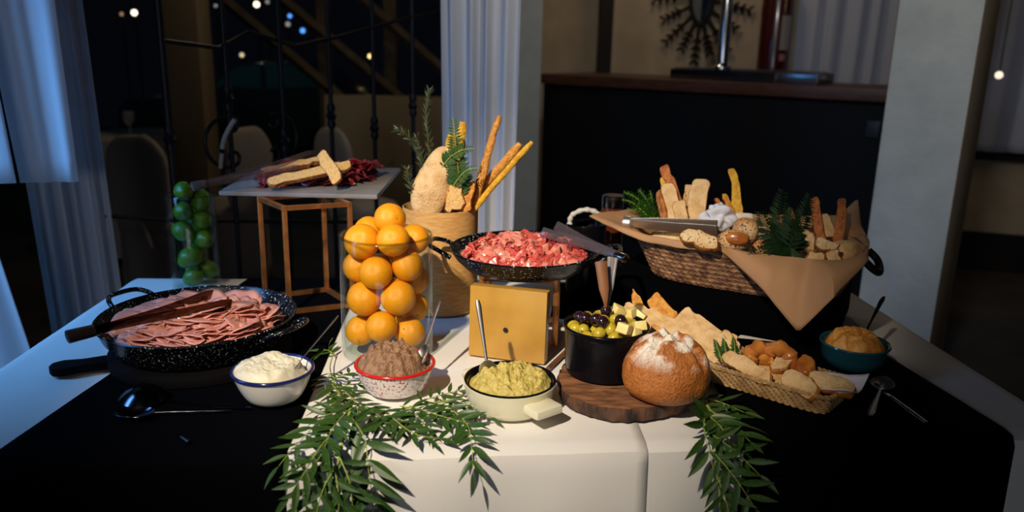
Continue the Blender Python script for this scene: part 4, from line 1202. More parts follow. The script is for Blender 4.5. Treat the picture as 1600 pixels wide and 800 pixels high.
# ================================================================ loose cutlery on the runners
spoon('serving_spoon', 'large round polished serving spoon lying face down on the left black runner', 'spoon', (-0.683, 1.366, T + 0.008), (-0.47, 1.330, T + 0.008), BLACK_STEEL, up=(0.0, 0.0, -1), bl=0.044, bw=0.044, depth=0.024, hr=(0.0025, 0.004), sag=0.006)
spoon('table_spoon', 'polished tablespoon lying in front of the large round spoon on the left black runner', 'spoon', (-0.662, 1.288, T + 0.012), (-0.50, 1.318, T + 0.008), BLACK_STEEL, up=(0, 0, 1), bl=0.034, bw=0.021, hr=(0.0018, 0.0028))
tag(MB().tube([(-0.553, 1.223, 0.760), (-0.531, 1.202, 0.762)], [0.003, 0.0045], 10, flat=0.5).build('teaspoon_tip', DARK_STEEL), 'small steel handle tip glinting on the left black runner', 'spoon')
spoon('table_spoon', 'polished tablespoon lying face up on the right black runner beside the teal bowl', 'spoon', (0.752, 1.49, T + 0.012), (0.668, 1.352, T + 0.008), SPOON_STEEL, up=(0, 0, 1), bl=0.034, bw=0.022, hr=(0.003, 0.008))
kn = thing('table_knife', 'dark table knife lying on the right black runner next to the tablespoon', 'knife', (0.75, 1.40, T))
MB().tube([(-0.006, 0.035, 0.008), (0.0, -0.02, 0.008), (0.008, -0.078, 0.008)], [0.0045, 0.006, 0.0052], 10, flat=0.6).build('handle', DARK_STEEL, kn)
MB().tube([(-0.006, 0.035, 0.008), (-0.012, 0.09, 0.008), (-0.014, 0.125, 0.008)], [0.0045, 0.010, 0.002], 10, flat=0.14).build('blade', DARK_STEEL, kn)

# ================================================================ breads
def plank_mesh(l, w, t, seed, mats, p=7.0, amp=0.004, freq=26, taper=0.0, n=56):
    """irregular slice of bread: x length, y width, z thickness; crumb on the broad faces, crust round the edge"""
    e = 2.0 / p
    out = []
    for k in range(n):
        a = 2 * PI * (k + 0.5) / n
        c, s_ = math.cos(a), math.sin(a)
        x = l / 2 * math.copysign(abs(c) ** e, c)
        y = w / 2 * math.copysign(abs(s_) ** e, s_)
        y *= 1 - taper * (x / l + 0.5)
        q = amp * 1.1 * fbm(x * 45, y * 45, seed, 3)
        out.append((x + q * c + amp * 1.5 * fbm(y * 20, seed, 2), y + q * s_ + amp * 1.3 * fbm(x * 18, seed, 0.4)))
    vs, fs, mi = [], [], []
    def ring(sc, z, inset=0.0, rough=0.0):
        for x, y in out:
            d = math.hypot(x, y) or 1
            k = max(0.0, sc - inset / d)
            vs.append((x * k, y * k, z + rough * fbm(x * k * 70, y * k * 70, seed + z, 3)))
    h = t / 2
    vs.append((0, 0, -h))
    for sc, z, ins, rg in ((0.4, -h, 0, amp * 0.3), (0.75, -h, 0, amp * 0.3), (1, -h * 0.92, t * 0.16, 0), (1, -h * 0.5, 0, 0), (1, h * 0.5, 0, 0), (1, h * 0.92, t * 0.16, 0), (0.75, h, 0, amp * 0.3), (0.4, h, 0, amp * 0.3)):
        ring(sc, z, ins, rg)
    vs.append((0, 0, h))
    for i in range(n):
        j = (i + 1) % n
        fs.append((0, 1 + j, 1 + i)); mi.append(0)
        for r in range(7):
            a_, b_ = 1 + r * n, 1 + (r + 1) * n
            fs.append((a_ + i, a_ + j, b_ + j, b_ + i)); mi.append(1 if 2 <= r <= 4 else 0)
        q = 1 + 7 * n
        fs.append((q + i, q + j, len(vs) - 1)); mi.append(0)
    m = MB().add(vs, fs)
    if len(mats) > 1:
        m.m = mi
    return m.mesh('slab', mats)

def frame(a, b, wdir):
    a, b, w = Vector(a), Vector(b), Vector(wdir)
    x = (b - a).normalized()
    y = (w - x * w.dot(x)).normalized()
    z = x.cross(y)
    M_ = Matrix((x, y, z)).transposed().to_4x4()
    M_.translation = (a + b) / 2
    return M_

SEED = [100]
def plank(name, label, a, b, wdir, w, t, mats, cat='bread', group=None, p=6.0, amp=0.0042, freq=26, taper=0.0):
    SEED[0] += 1
    o = put(name, plank_mesh((Vector(b) - Vector(a)).length, w, t, SEED[0], mats, p, amp, freq, taper))
    o.matrix_world = frame(a, b, wdir)
    return tag(o, label, cat, group)

def stick(label, a, b, r, m, group=None, flat=0.75, up=(0, -1, 0), bend=0.006, name='breadstick'):
    SEED[0] += 1
    a, b = Vector(a), Vector(b)
    d = b - a
    sd = d.cross(Vector((0, 1, 0))).normalized()
    N_ = 16
    pts, rr = [], []
    for i in range(N_ + 1):
        u = i / N_
        pts.append(d * u + sd * bend * math.sin(PI * u + 0.4) + sd * 0.0025 * fbm(u * 4, SEED[0], 1))
        rr.append(r * (1 + 0.16 * fbm(u * 6, SEED[0], 3)) * (0.62 if i in (0, N_) else 1))
    o = MB().tube(pts, rr, 12, flat=flat, up=up).build(name, m, loc=a)
    return tag(o, label, 'breadstick', group)

# --- on the stone slab
plank('breadstick', 'long flat breadstick lying on the cured beef, end towards the tongs', (-0.617, 1.985, 1.063), (-0.428, 2.080, 1.103), (0.1, 0.75, 0.65), 0.028, 0.016, [CRUMB, CRUST], 'breadstick')
plank('breadstick', 'short broad breadstick leaning upright across the long flat one', (-0.443, 2.000, 1.065), (-0.492, 2.035, 1.141), (1, 0.1, 0.35), 0.032, 0.016, [CRUMB, CRUST], 'breadstick')
plank('breadstick', 'dim breadstick lying under the clear tongs on the slab', (-0.659, 2.060, 1.078), (-0.518, 2.120, 1.106), (0, 0.8, 0.5), 0.020, 0.014, [CRUMB, CRUST], 'breadstick')
tag(MB().grid(lambda u, v: (0.018 * u, 0.004 * math.sin(6 * u), 0.006 + 0.016 * v * (0.3 + u)), 8, 4).build('film_scrap', clear_mat('film', (0.75, 0.78, 0.7, 1), 0.1, 1.7), loc=(-0.372, 2.339, 1.056)), 'small scrap of clear film standing on the far corner of the stone slab', 'film')

# --- tall tan container
KX, KY, KR, KH = -0.182, 1.962, 0.0945, 0.263
kc = thing('kraft_container', 'tall tan round container holding bread, breadsticks and rosemary', 'container', (KX, KY, T))
MB().lathe([(0, 0), (KR - 0.002, 0), (KR, 0.002), (KR, KH - 0.001), (KR - 0.002, KH), (KR - 0.0035, KH - 0.002), (KR - 0.0035, 0.006), (0, 0.006)], 72).build('wall', KRAFT_BOX, kc)
MB().grid(lambda u, v: ((KR + 0.0012) * math.cos(0.9 + 0.02 * u), (KR + 0.0012) * math.sin(0.9 + 0.02 * u), 0.002 + v * (KH - 0.004)), 1, 8).build('seam', KRAFT_BOX, kc)
# the bread inside
cbm = MB().blob(0.046, 0.026, 0.092, 40, 30, 0.007, 20, 7, 2.5)
cbm.v = [(x + 0.016 * math.sin((z + 0.02) * 14) * (1 if z > 0 else 0.5) + 0.004 * (z > 0.03), y, z) for x, y, z in cbm.v]
o = cbm.build('ciabatta', CIABATTA, loc=(-0.197, 1.915, 1.083), rot=(R(-6), R(8), R(6)))
tag(o, 'large pale ciabatta standing upright in the tan container', 'bread')
P0 = Vector((KX, KY, T + 0.02))
def kst(label, top, ytop, base, m, r, **k):
    stick(label, base, top, r, m, 'breadsticks in the container', **k)
kst('golden breadstick with a split tip leaning steeply right in the container', (-0.040, 1.985, 1.245), 0, (-0.125, 1.955, 0.90), STICK, 0.0085)
kst('thin golden breadstick crossing in front of the split-tipped one', (-0.050, 1.940, 1.206), 0, (-0.115, 1.935, 0.93), STICK, 0.0075, bend=0.002)
kst('broad golden breadstick leaning far right out of the container', (0.013, 1.965, 1.180), 0, (-0.165, 1.96, 0.94), STICK, 0.0105, flat=0.6)
kst('golden breadstick lowest and furthest to the right out of the container', (0.042, 1.945, 1.187), 0, (-0.15, 1.93, 0.94), STICK_YELLOW, 0.0075)
kst('broad rusk stick standing behind the fern in the container', (-0.131, 2.000, 1.226), 0, (-0.165, 2.0, 0.9), STICK_YELLOW, 0.012, flat=0.5)
kst('rusty breadstick upright behind the fern in the container', (-0.136, 2.010, 1.186), 0, (-0.14, 2.01, 0.9), STICK_RED, 0.011, flat=0.6)
kst('short yellow rusk with a rounded top beside the ciabatta', (-0.157, 1.970, 1.201), 0, (-0.19, 1.98, 0.9), STICK_YELLOW, 0.0115, flat=0.6)
plank('bread_piece', 'torn pale bread piece at the front of the container, right of the ciabatta', (-0.139, 1.895, 1.021), (-0.143, 1.905, 1.085), (1, 0.1, 0), 0.034, 0.020, [CRUMB, STICK], amp=0.006)
plank('bread_piece', 'narrow torn pale bread piece wedged next to the ciabatta', (-0.160, 1.890, 1.021), (-0.155, 1.900, 1.066), (1, 0.2, 0), 0.018, 0.014, [CRUMB, STICK], amp=0.005)
plank('bread_piece', 'brown bread crust piece beside the thin breadstick in the container', (-0.113, 1.905, 1.019), (-0.106, 1.915, 1.090), (1, -0.2, 0), 0.026, 0.014, [STICK, STICK_RED], amp=0.005)
plank('bread_piece', 'small golden crust piece behind the torn pale bread', (-0.132, 1.930, 1.062), (-0.109, 1.940, 1.108), (1, -0.2, 0), 0.018, 0.014, [STICK, STICK_RED], amp=0.005)

# --- flatbreads leaning on the black riser behind the olive pot
FG = 'flatbreads beside the olive pot'
plank('flatbread', 'pointed orange-brown cracker standing behind the olive pot', (0.306, 1.715, 0.815), (0.279, 1.765, 0.873), (1, 0, 0.1), 0.040, 0.007, [STICK, STICK_RED], group=FG, p=4, taper=0.85, amp=0.004)
plank('flatbread', 'browned flatbread piece leaning next to the pointed cracker', (0.359, 1.690, 0.817), (0.325, 1.745, 0.863), (1, -0.3, 0.3), 0.050, 0.008, [STICK, CRUST], group=FG, taper=0.35, amp=0.004)
plank('flatbread', 'long pale flatbread slab lying from the olive pot to the bread tray', (0.255, 1.735, 0.828), (0.469, 1.535, 0.795), (0.5, 0.6, 0.75), 0.062, 0.010, [CIABATTA, CRUST], group=FG, amp=0.008)
plank('flatbread', 'pale flatbread slab above the long one, against the black riser', (0.371, 1.675, 0.842), (0.463, 1.575, 0.793), (0.6, 0.5, 0.75), 0.066, 0.009, [CIABATTA, CRUST], group=FG, amp=0.008, taper=-0.25)
plank('flatbread', 'broken crust of flatbread between the loaf and the olive pot', (0.290, 1.600, 0.826), (0.341, 1.560, 0.802), (0.5, 0.5, 0.7), 0.045, 0.010, [STICK, CRUST], group=FG)
plank('flatbread', 'small end of flatbread behind the fern tips of the tray', (0.446, 1.600, 0.829), (0.480, 1.580, 0.802), (0.4, 0.5, 0.75), 0.03, 0.010, [CIABATTA, CRUST], group=FG)

# ================================================================ long wicker tray
def rrect(a, hx, hy, p=5.0):
    c, s = math.cos(a), math.sin(a)
    return (hx * math.copysign(abs(c) ** (2 / p), c), hy * math.copysign(abs(s) ** (2 / p), s))
def ring_path(hx, hy, p, n):
    """n points evenly spaced along a rounded rectangle"""
    raw = [Vector((*rrect(2 * PI * k / 720, hx, hy, p), 0)) for k in range(721)]
    L_ = [0]
    for i in range(720):
        L_.append(L_[-1] + (raw[i + 1] - raw[i]).length)
    out, j = [], 0
    for k in range(n):
        s_ = L_[-1] * k / n
        while L_[j + 1] < s_:
            j += 1
        u = (s_ - L_[j]) / max(1e-9, L_[j + 1] - L_[j])
        out.append(raw[j].lerp(raw[j + 1], u))
    return out
def cane_row(parent, hx, hy, p, z, r, wave, cyc, phase, m, name='cane_row', n=None, zw=0.0):
    n = n or cyc * 8
    base = ring_path(hx, hy, p, n)
    pts = []
    for k, q in enumerate(base):
        t = (base[(k + 1) % n] - base[k - 1]).normalized()
        nr = Vector((t.y, -t.x, 0))
        pts.append(q + nr * wave * math.sin(2 * PI * cyc * k / n + phase) + Vector((0, 0, z + zw * math.cos(2 * PI * cyc * k / n + phase))))
    return MB().tube(pts, r, 6, True, up=(0, 0, 1)).build(name, m, parent)
TC = Vector((0.490, 1.508, T + 0.001))
ty = thing('wicker_tray', 'long narrow straw-coloured wicker tray of sliced bread on the right black runner', 'tray', TC, math.atan2(-0.65, 0.76))
hx, hy = 0.172, 0.058
MB().prism([tuple(p.xy) for p in ring_path(hx - 0.004, hy - 0.004, 9, 40)], 0.001, 0.005).build('tray_floor', WICKER_PALE, ty, smooth=False)
for k in range(7):
    cane_row(ty, hx + 0.0011 * k, hy + 0.0011 * k, 9, 0.005 + 0.0050 * k, 0.0028, 0.0018, 64, 2.4 * k, WICKER_PALE, zw=0.0012)
cane_row(ty, hx + 0.009, hy + 0.009, 9, 0.0395, 0.0042, 0.0012, 92, 0, WICKER_PALE, 'rim', n=552, zw=0.0010)
tr = Matrix.Translation(TC) @ Matrix.Rotation(math.atan2(-0.65, 0.76), 4, 'Z')
def tp(x, y, z): return tuple(tr @ Vector((x, y, z)))
def nap(u, v):
    x, y = -0.12 + 0.33 * u, -0.045 + 0.10 * v
    z = 0.018 + 0.010 * fbm(x * 14, y * 14, 3) + 0.028 * max(0, u - 0.72) / 0.28 + 0.016 * (2 * v - 1) ** 2
    return (x + 0.004 * fbm(x * 9, y * 9, 7), y, z)
o = MB().grid(nap, 40, 16).build('paper_napkin', PAPER, loc=TC, rot=(0, 0, math.atan2(-0.65, 0.76)))
solid(o, 0.0008)
tag(o, 'white paper napkin lining the wicker tray under the bread slices', 'napkin')
BG = 'bread in the wicker tray'
plank('bread_slice', 'long pale bread slice lying at the near edge of the wicker tray', (0.438, 1.522, 0.808), (0.505, 1.415, 0.800), (0.5, 0.5, 0.8), 0.034, 0.015, [CIABATTA, CRUST], group=BG, p=3)
plank('bread_slice', 'pale bread slice at the right end of the tray, its crust towards the front', (0.530, 1.433, 0.806), (0.570, 1.360, 0.800), (0.3, 0.6, 0.7), 0.040, 0.017, [CIABATTA, GLAZED], group=BG, p=3.2)
plank('bread_slice', 'dark-crusted bread slice sticking out over the right end of the tray', (0.565, 1.403, 0.812), (0.642, 1.364, 0.805), (0.3, 0.7, 0.5), 0.040, 0.020, [CIABATTA, GLAZED], group=BG, p=3.2)
plank('bread_slice', 'torn white bread piece standing in the middle of the tray', (0.531, 1.460, 0.800), (0.568, 1.508, 0.822), (0.8, -0.2, 0.2), 0.034, 0.016, [CIABATTA, CRUST], group=BG, amp=0.006)
plank('bread_slice', 'reddish crusted bread chunk behind the torn white piece in the tray', (0.565, 1.455, 0.800), (0.597, 1.482, 0.822), (0.8, -0.1, 0.2), 0.036, 0.022, [GLAZED, GLAZED], group=BG, p=2.6)
plank('bread_slice', 'thin slice lying flat under the other bread in the tray', (0.482, 1.520, 0.790), (0.549, 1.425, 0.786), (0.5, 0.8, 0.2), 0.05, 0.010, [CRUMB, CRUST], group=BG)
def arch(label, c, rz, rad, r, m):
    pts = [(rad * math.cos(a), 0.004 * math.sin(3 * a), rad * 1.25 * math.sin(a)) for a in [PI * (1.08 - 1.16 * k / 16) for k in range(17)]]
    rr = [r * (1 + 0.18 * math.sin(k * 1.7)) * (0.7 if k in (0, 16) else 1) for k in range(17)]
    o = MB().tube(pts, rr, 12).build('pastry_curl', m, loc=c, rot=(R(-12), 0, rz))
    return tag(o, label, 'pastry', BG)
arch('glossy golden pastry curl arching up in the middle of the tray', (0.537, 1.496, 0.804), R(-30), 0.026, 0.0150, GLAZED)
arch('dark glossy pastry curl at the left of the arching one in the tray', (0.504, 1.515, 0.804), R(35), 0.020, 0.0150, GLAZED)
plank('bread_slice', 'golden bread wedge between the two pastry curls', (0.517, 1.496, 0.798), (0.532, 1.518, 0.820), (0.9, -0.2, 0.2), 0.026, 0.016, [STICK, GLAZED], group=BG)

# ================================================================ big wicker basket on the riser
BZ = T + 0.1015
BC = Vector((0.592, 1.935, BZ))
brz = R(-28)
bt = thing('wicker_basket', 'large brown wicker basket lined with kraft paper on the black riser', 'basket', BC, brz)
HX, HY = 0.224, 0.150
MB().prism([tuple(p.xy) for p in ring_path(HX - 0.004, HY - 0.004, 3.4, 60)], 0.0, 0.008).build('basket_floor', WICKER, bt, smooth=False)
NR = 15
for k in range(NR):
    f_ = k / (NR - 1)
    cane_row(bt, HX + 0.040 * f_, HY + 0.036 * f_, 3.4, 0.006 + 0.083 * f_, 0.0043 if k % 2 else 0.0033, 0.0018, 74, 1.2 * k, WICKER if k % 2 else WICKER_DARK, zw=0.0012)
w_ = MB().grid(lambda u, v: (*[(a) for a in rrect(2 * PI * u, HX - 0.007 + 0.040 * v, HY - 0.007 + 0.036 * v, 3.4)], 0.004 + 0.086 * v), 96, 3, True).build('inner_lining', WICKER, bt)
solid(w_, 0.002)
for k in range(3):
    cane_row(bt, HX + 0.040, HY + 0.036, 3.4, 0.094 + 0.0045 * k, 0.0042, 0.002, 14, 2.1 * k, WICKER, 'rim_cane', n=240, zw=0.0015)
hp_ = [(HX + 0.045, 0.055, 0.095), (HX + 0.068, 0.05, 0.075), (HX + 0.078, 0.0, 0.060), (HX + 0.068, -0.05, 0.075), (HX + 0.045, -0.055, 0.095)]
MB().tube(smooth_path(hp_, 6), 0.009, 10).build('handle', DARK_WOOD, bt)
hp_ = [(-x, y, z) for x, y, z in hp_]
MB().tube(smooth_path(hp_, 6), 0.009, 10).build('handle', DARK_WOOD, bt)
btm = Matrix.Translation(BC) @ Matrix.Rotation(brz, 4, 'Z')
bti = btm.inverted()
# kraft paper: pressed into the basket, over the rim, with its corners hanging out
outer_w = [(0.198, 2.040, 0.986), (0.262, 1.900, 0.977), (0.309, 1.873, 0.962), (0.388, 1.804, 0.962), (0.483, 1.778, 0.963), (0.549, 1.665, 0.908), (0.625, 1.635, 0.820), (0.673, 1.590, 0.915), (0.768, 1.660, 0.978),
           (0.852, 1.850, 0.957), (0.906, 2.030, 0.981), (0.911, 2.080, 1.038), (0.874, 2.100, 0.986), (0.762, 2.117, 0.968), (0.611, 2.136, 0.966), (0.457, 2.154, 0.966), (0.349, 2.150, 0.979), (0.228, 2.080, 0.985)]
outer_l = [bti @ Vector(p) for p in outer_w]
outer_l.append(outer_l[0])
cum = [0]
for i in range(len(outer_l) - 1):
    cum.append(cum[-1] + (outer_l[i + 1] - outer_l[i]).length)
def outer(u):
    s_ = u * cum[-1]
    for i in range(len(cum) - 1):
        if cum[i + 1] >= s_:
            return outer_l[i].lerp(outer_l[i + 1], (s_ - cum[i]) / max(1e-9, cum[i + 1] - cum[i]))
    return outer_l[-1]
def paper(u, v):
    o_ = outer(u)
    a = math.atan2(o_.y / (HY + 0.036), o_.x / (HX + 0.040))
    c, s = math.cos(a), math.sin(a)
    rim = Vector((*rrect(a, HX + 0.046, HY + 0.042, 3.4), 0.112))
    inn = Vector((*rrect(a, HX * 0.86, HY * 0.82, 3.4), 0.018))
    if v < 0.25:
        p = (inn * (v / 0.25)); p.z = 0.016
    elif v < 0.5:
        t = (v - 0.25) / 0.25
        p = inn.lerp(rim, t)
    else:
        t = (v - 0.5) / 0.5
        p = rim.lerp(o_, t)
        p = p + Vector((o_.x - rim.x, o_.y - rim.y, 0)) * 0.25 * math.sin(PI * t) + Vector((0, 0, 0.012 * math.sin(PI * t)))
    w = 0.004 * fbm(p.x * 11, p.y * 11, p.z * 11 + 2) + 0.003 * abs(noise.noise(Vector((p.x * 17 + p.y * 9, p.y * 5, 4))))
    return (p.x, p.y - w, p.z + w * 0.8)
o = MB().grid(paper, 160, 28, True).build('kraft_paper', KRAFT, loc=BC, rot=(0, 0, brz))
solid(o, 0.0007)
tag(o, 'brown kraft paper sheet lining the big wicker basket, one corner hanging down in front', 'paper')

KG = 'bread in the big basket'
def bk(label, px0, px1, w, t, mats, wdir=(1, -0.35, 0.1), **k):
    plank(k.pop('name', 'bread_slice'), label, px0, px1, wdir, w, t, mats, group=KG, **k)
bk('broad orange breadstick leaning at the left end of the big basket', (0.436, 2.000, 1.011), (0.389, 2.060, 1.117), 0.024, 0.014, [STICK_RED, STICK_RED], name='breadstick')
bk('golden rusk behind the leaning orange breadstick', (0.407, 2.040, 0.994), (0.391, 2.080, 1.087), 0.018, 0.012, [STICK_YELLOW, STICK], name='breadstick')
bk('narrow rusty toast slice standing at the far left of the basket', (0.392, 1.980, 0.981), (0.374, 2.030, 1.058), 0.018, 0.016, [CRUST, STICK_RED], wdir=(0.6, -0.8, 0))
bk('pale toast slice standing left of the fruit toast in the basket', (0.414, 1.960, 0.983), (0.394, 2.020, 1.078), 0.036, 0.013, [CIABATTA, CRUST])
bk('short pale toast slice standing in front of the taller toasts', (0.422, 1.940, 0.988), (0.413, 1.960, 1.045), 0.034, 0.013, [CIABATTA, STICK])
bk('toast slice with dark fruit standing behind the tall pale one', (0.448, 1.970, 0.981), (0.452, 2.020, 1.076), 0.034, 0.013, [PALE_ROLL, CRUST])
bk('tall broad pale toast slice standing at the right of the toasts', (0.457, 1.945, 0.987), (0.472, 2.000, 1.095), 0.048, 0.013, [CIABATTA, CRUST])
bk('thin brown breadstick in the middle of the basket, left of the two', (0.550, 1.980, 0.993), (0.525, 2.040, 1.039), 0.011, 0.011, [STICK_RED, STICK_RED], name='breadstick')
bk('brown breadstick in the middle of the basket, right of the two', (0.559, 1.970, 1.007), (0.540, 2.030, 1.051), 0.014, 0.012, [STICK, STICK], name='breadstick')
bk('bright yellow breadstick standing alone in the middle of the basket', (0.571, 1.950, 1.000), (0.554, 2.020, 1.118), 0.021, 0.014, [STICK_YELLOW, STICK_YELLOW], name='breadstick')
bk('rusty breadstick upright right of the fern in the basket', (0.760, 1.900, 0.951), (0.754, 1.980, 1.057), 0.022, 0.016, [STICK_RED, STICK_RED], name='breadstick')
bk('rusty breadstick upright nearest the right end of the basket', (0.802, 1.900, 0.930), (0.829, 1.980, 1.055), 0.024, 0.016, [STICK_RED, STICK_RED], name='breadstick')
bk('small rusty breadstick half hidden by the dark fern', (0.721, 1.980, 0.997), (0.705, 2.010, 1.018), 0.013, 0.012, [STICK_RED, STICK_RED], name='breadstick')
def roll(label, loc, r3, rot, m, amp=0.004, p=2.2, name='bread_roll'):
    SEED[0] += 1
    o = MB().blob(*r3, 36, 22, amp, 26, SEED[0], p).build(name, m, loc=loc, rot=rot)
    return tag(o, label, 'bread', KG)
bk('oval cut roll with dark seeds lying on the paper below the steel tongs', (0.391, 1.800, 0.997), (0.469, 1.750, 0.976), 0.042, 0.022, [PALE_ROLL, CRUST], wdir=(0.2, 0.5, 0.7), p=2.4, name='bread_roll')
roll('round seeded roll with a brown glossy middle beside the crumpled napkin', (0.512, 1.800, 0.981), (0.040, 0.034, 0.026), (R(-35), 0, 0), SEEDED)
roll('glossy brown roll top pressed between the seeded rolls', (0.512, 1.775, 0.995), (0.026, 0.012, 0.016), (R(-20), 0, R(-10)), GLAZED)
roll('seed-covered brown roll next to the dark fern', (0.557, 1.860, 0.996), (0.030, 0.030, 0.032), (0, R(20), 0), SEEDED)
roll('small white cheese-like bread piece above the seed-covered roll', (0.562, 1.900, 1.019), (0.022, 0.014, 0.011), (R(-20), 0, R(-10)), mat('white_bread', (0.70, 0.62, 0.55, 1), 0.8, bump=0.2), 0.002, 4)
bk('small pale bread chunk right of the dark fern', (0.707, 1.840, 0.947), (0.702, 1.860, 0.999), 0.032, 0.022, [CIABATTA, CRUST], amp=0.005, p=3, name='bread_chunk')
bk('pale bread chunk lowest at the front of the basket, right of the fern', (0.702, 1.790, 0.917), (0.712, 1.810, 0.958), 0.044, 0.03, [CIABATTA, CRUST], amp=0.006, p=3, name='bread_chunk')
bk('pale bread chunk at the front of the basket under the seeded finger', (0.757, 1.800, 0.912), (0.754, 1.830, 0.956), 0.036, 0.03, [CIABATTA, CRUST], amp=0.006, p=3, name='bread_chunk')
bk('white seeded bread finger between the two rusty breadsticks', (0.723, 1.850, 0.975), (0.771, 1.830, 0.959), 0.030, 0.022, [PALE_ROLL, CRUST], wdir=(0, 0.5, 0.8), name='bread_finger')
bk('pale bread sliver standing behind the seeded finger', (0.788, 1.930, 0.965), (0.784, 1.970, 1.018), 0.022, 0.012, [CIABATTA, CRUST], name='bread_chunk')
roll('red sun-dried tomato roll half hidden behind the dark fern', (0.671, 1.930, 1.005), (0.022, 0.018, 0.016), (0, 0, 0), mat('tomato_roll', (0.55, 0.10, 0.03, 1), 0.5, col2=(0.66, 0.30, 0.14, 1), scale=60), 0.004)
# bread under the visible pieces
roll('brown roll deep in the middle of the basket', (0.618, 1.870, 0.955), (0.05, 0.04, 0.03), (0, 0, 0.4), SEEDED)
roll('pale roll deep in the right of the basket', (0.818, 1.900, 0.936), (0.035, 0.035, 0.03), (0, 0, 0.4), CIABATTA)
roll('pale long roll deep in the left of the basket', (0.425, 1.950, 0.952), (0.08, 0.045, 0.02), (0, 0, brz), CIABATTA)
# crumpled napkin
SEED[0] += 1
cm_ = MB().blob(0.034, 0.026, 0.028, 60, 40, 0.020, 55, 9, 2.2)
o = cm_.build('crumpled_napkin', PAPER, loc=(0.502, 1.900, 1.020))
tag(o, 'crumpled white paper napkin in the middle of the big basket', 'napkin')
BRUSHED = mat('brushed_steel', (0.70, 0.69, 0.67, 1), 0.42, metal=1.0, bump=0.05, bscale=300)
# steel tongs on the basket
tongs('serving_tongs', 'polished steel tongs lying across the left end of the big basket', (0.288, 1.960, 0.988), ((0.485, 1.845, 0.996), (0.494, 1.875, 1.004)), BRUSHED, BRUSHED, 0.034, 0.003, scoop=False, hinge_len=0.012)

# dark pot and jar behind
dp = thing('dark_pot', 'black enamel pot with a pale rope handle behind the salami pan', 'pot', (0.198, 2.09, T))
MB().lathe([(0, 0), (0.046, 0), (0.05, 0.004), (0.052, 0.10), (0.054, 0.195), (0.0525, 0.199), (0.050, 0.195), (0.048, 0.01), (0, 0.008)], 48).build('pot_body', ENAMEL_JET, dp)
rpts = smooth_path([(-0.046, -0.01, 0.196), (-0.040, -0.012, 0.222), (-0.005, -0.015, 0.238), (0.030, -0.012, 0.226), (0.044, -0.01, 0.196)], 8)
rv = []
for i, p in enumerate(rpts):
    rv.append(0.0066 + 0.0014 * math.sin(i * 1.6))
MB().tube(rpts, rv, 10).build('rope_handle', mat('pale_rope', (0.62, 0.60, 0.56, 1), 0.8, bump=0.6, bscale=300), dp)
jr = thing('amber_jar', 'dark amber glass jar standing at the back beside the basket', 'jar', (0.285, 2.235, T))
MB().lathe([(0, 0), (0.03, 0), (0.034, 0.005), (0.034, 0.20), (0.030, 0.215), (0, 0.217)], 36).build('jar_body', JAR_BROWN, jr)
MB().lathe([(0.0, 0.216), (0.031, 0.216), (0.032, 0.22), (0.032, 0.247), (0.029, 0.25), (0, 0.25)], 36).build('lid', DARK_STEEL, jr)

# ================================================================ greenery
def leaf_mesh(w, bend, fold, m, n=7):
    vs, fs = [], []
    for i in range(n + 1):
        u = i / n
        hw = w * math.sin(PI * min(1, u ** 0.85)) ** 0.9 * (1 - 0.25 * u) if 0 < i < n else 0.004
        z = -bend * u * u
        vs += [(-hw, u, z + fold * hw), (0, u, z), (hw, u, z + fold * hw)]
    for i in range(n):
        a = i * 3
        fs += [(a, a + 1, a + 4, a + 3), (a + 1, a + 2, a + 5, a + 4)]
    return MB().add(vs, fs).mesh('leaflet', m)
LEAVES = [leaf_mesh(0.13, 0.10, 0.35, LEAF), leaf_mesh(0.115, 0.22, 0.25, LEAF), leaf_mesh(0.14, 0.02, 0.4, LEAF), leaf_mesh(0.12, -0.10, 0.3, LEAF)]
grnd = random.Random(21)

def leaf_matrix(base, d, n_, L_):
    d = d.normalized()
    x = d.cross(n_).normalized()
    z = x.cross(d)
    M_ = Matrix((x * L_, d * L_, z * L_)).transposed().to_4x4()
    M_.translation = base
    return M_

def frond(branch, base, pts, L_, gap, nrm, spread=58, r=0.0011, droop=0.0):
    """a rachis with paired leaflets; pts in world space"""
    P = [p - base for p in smooth_path(pts, 8)]
    ln = [0]
    for i in range(len(P) - 1):
        ln.append(ln[-1] + (P[i + 1] - P[i]).length)
    fr = MB().tube(P, [r * (1 - 0.6 * k / len(P)) for k in range(len(P))], 6).build('frond', STEM, branch)
    n = max(3, int(ln[-1] / gap))
    nrm = Vector(nrm).normalized()
    for k in range(n + 1):
        s_ = ln[-1] * (k + 0.3) / (n + 0.3)
        i = 0
        while i < len(P) - 2 and ln[i + 1] < s_:
            i += 1
        p = P[i].lerp(P[i + 1], (s_ - ln[i]) / max(1e-9, ln[i + 1] - ln[i]))
        t = (P[i + 1] - P[i]).normalized()
        side = t.cross(nrm).normalized()
        u = k / n
        size = L_ * (0.75 + 0.45 * math.sin(PI * (0.15 + 0.75 * u)))
        for sg in ((1, -1) if k < n else (0,)):
            a = R(spread * (1 - 0.35 * u) + grnd.uniform(-9, 9)) * sg
            d = t * math.cos(a) + side * math.sin(a) + nrm * grnd.uniform(-0.05, 0.16) + Vector((0, 0, -droop))
            nn = (nrm + side * grnd.uniform(-0.45, 0.45) + t * grnd.uniform(-0.25, 0.25)).normalized()
            o = bpy.data.objects.new('leaflet', grnd.choice(LEAVES))
            COL.objects.link(o)
            o.parent = fr
            o.matrix_basis = leaf_matrix(p, d, nn, size * grnd.uniform(0.88, 1.1))
    return fr

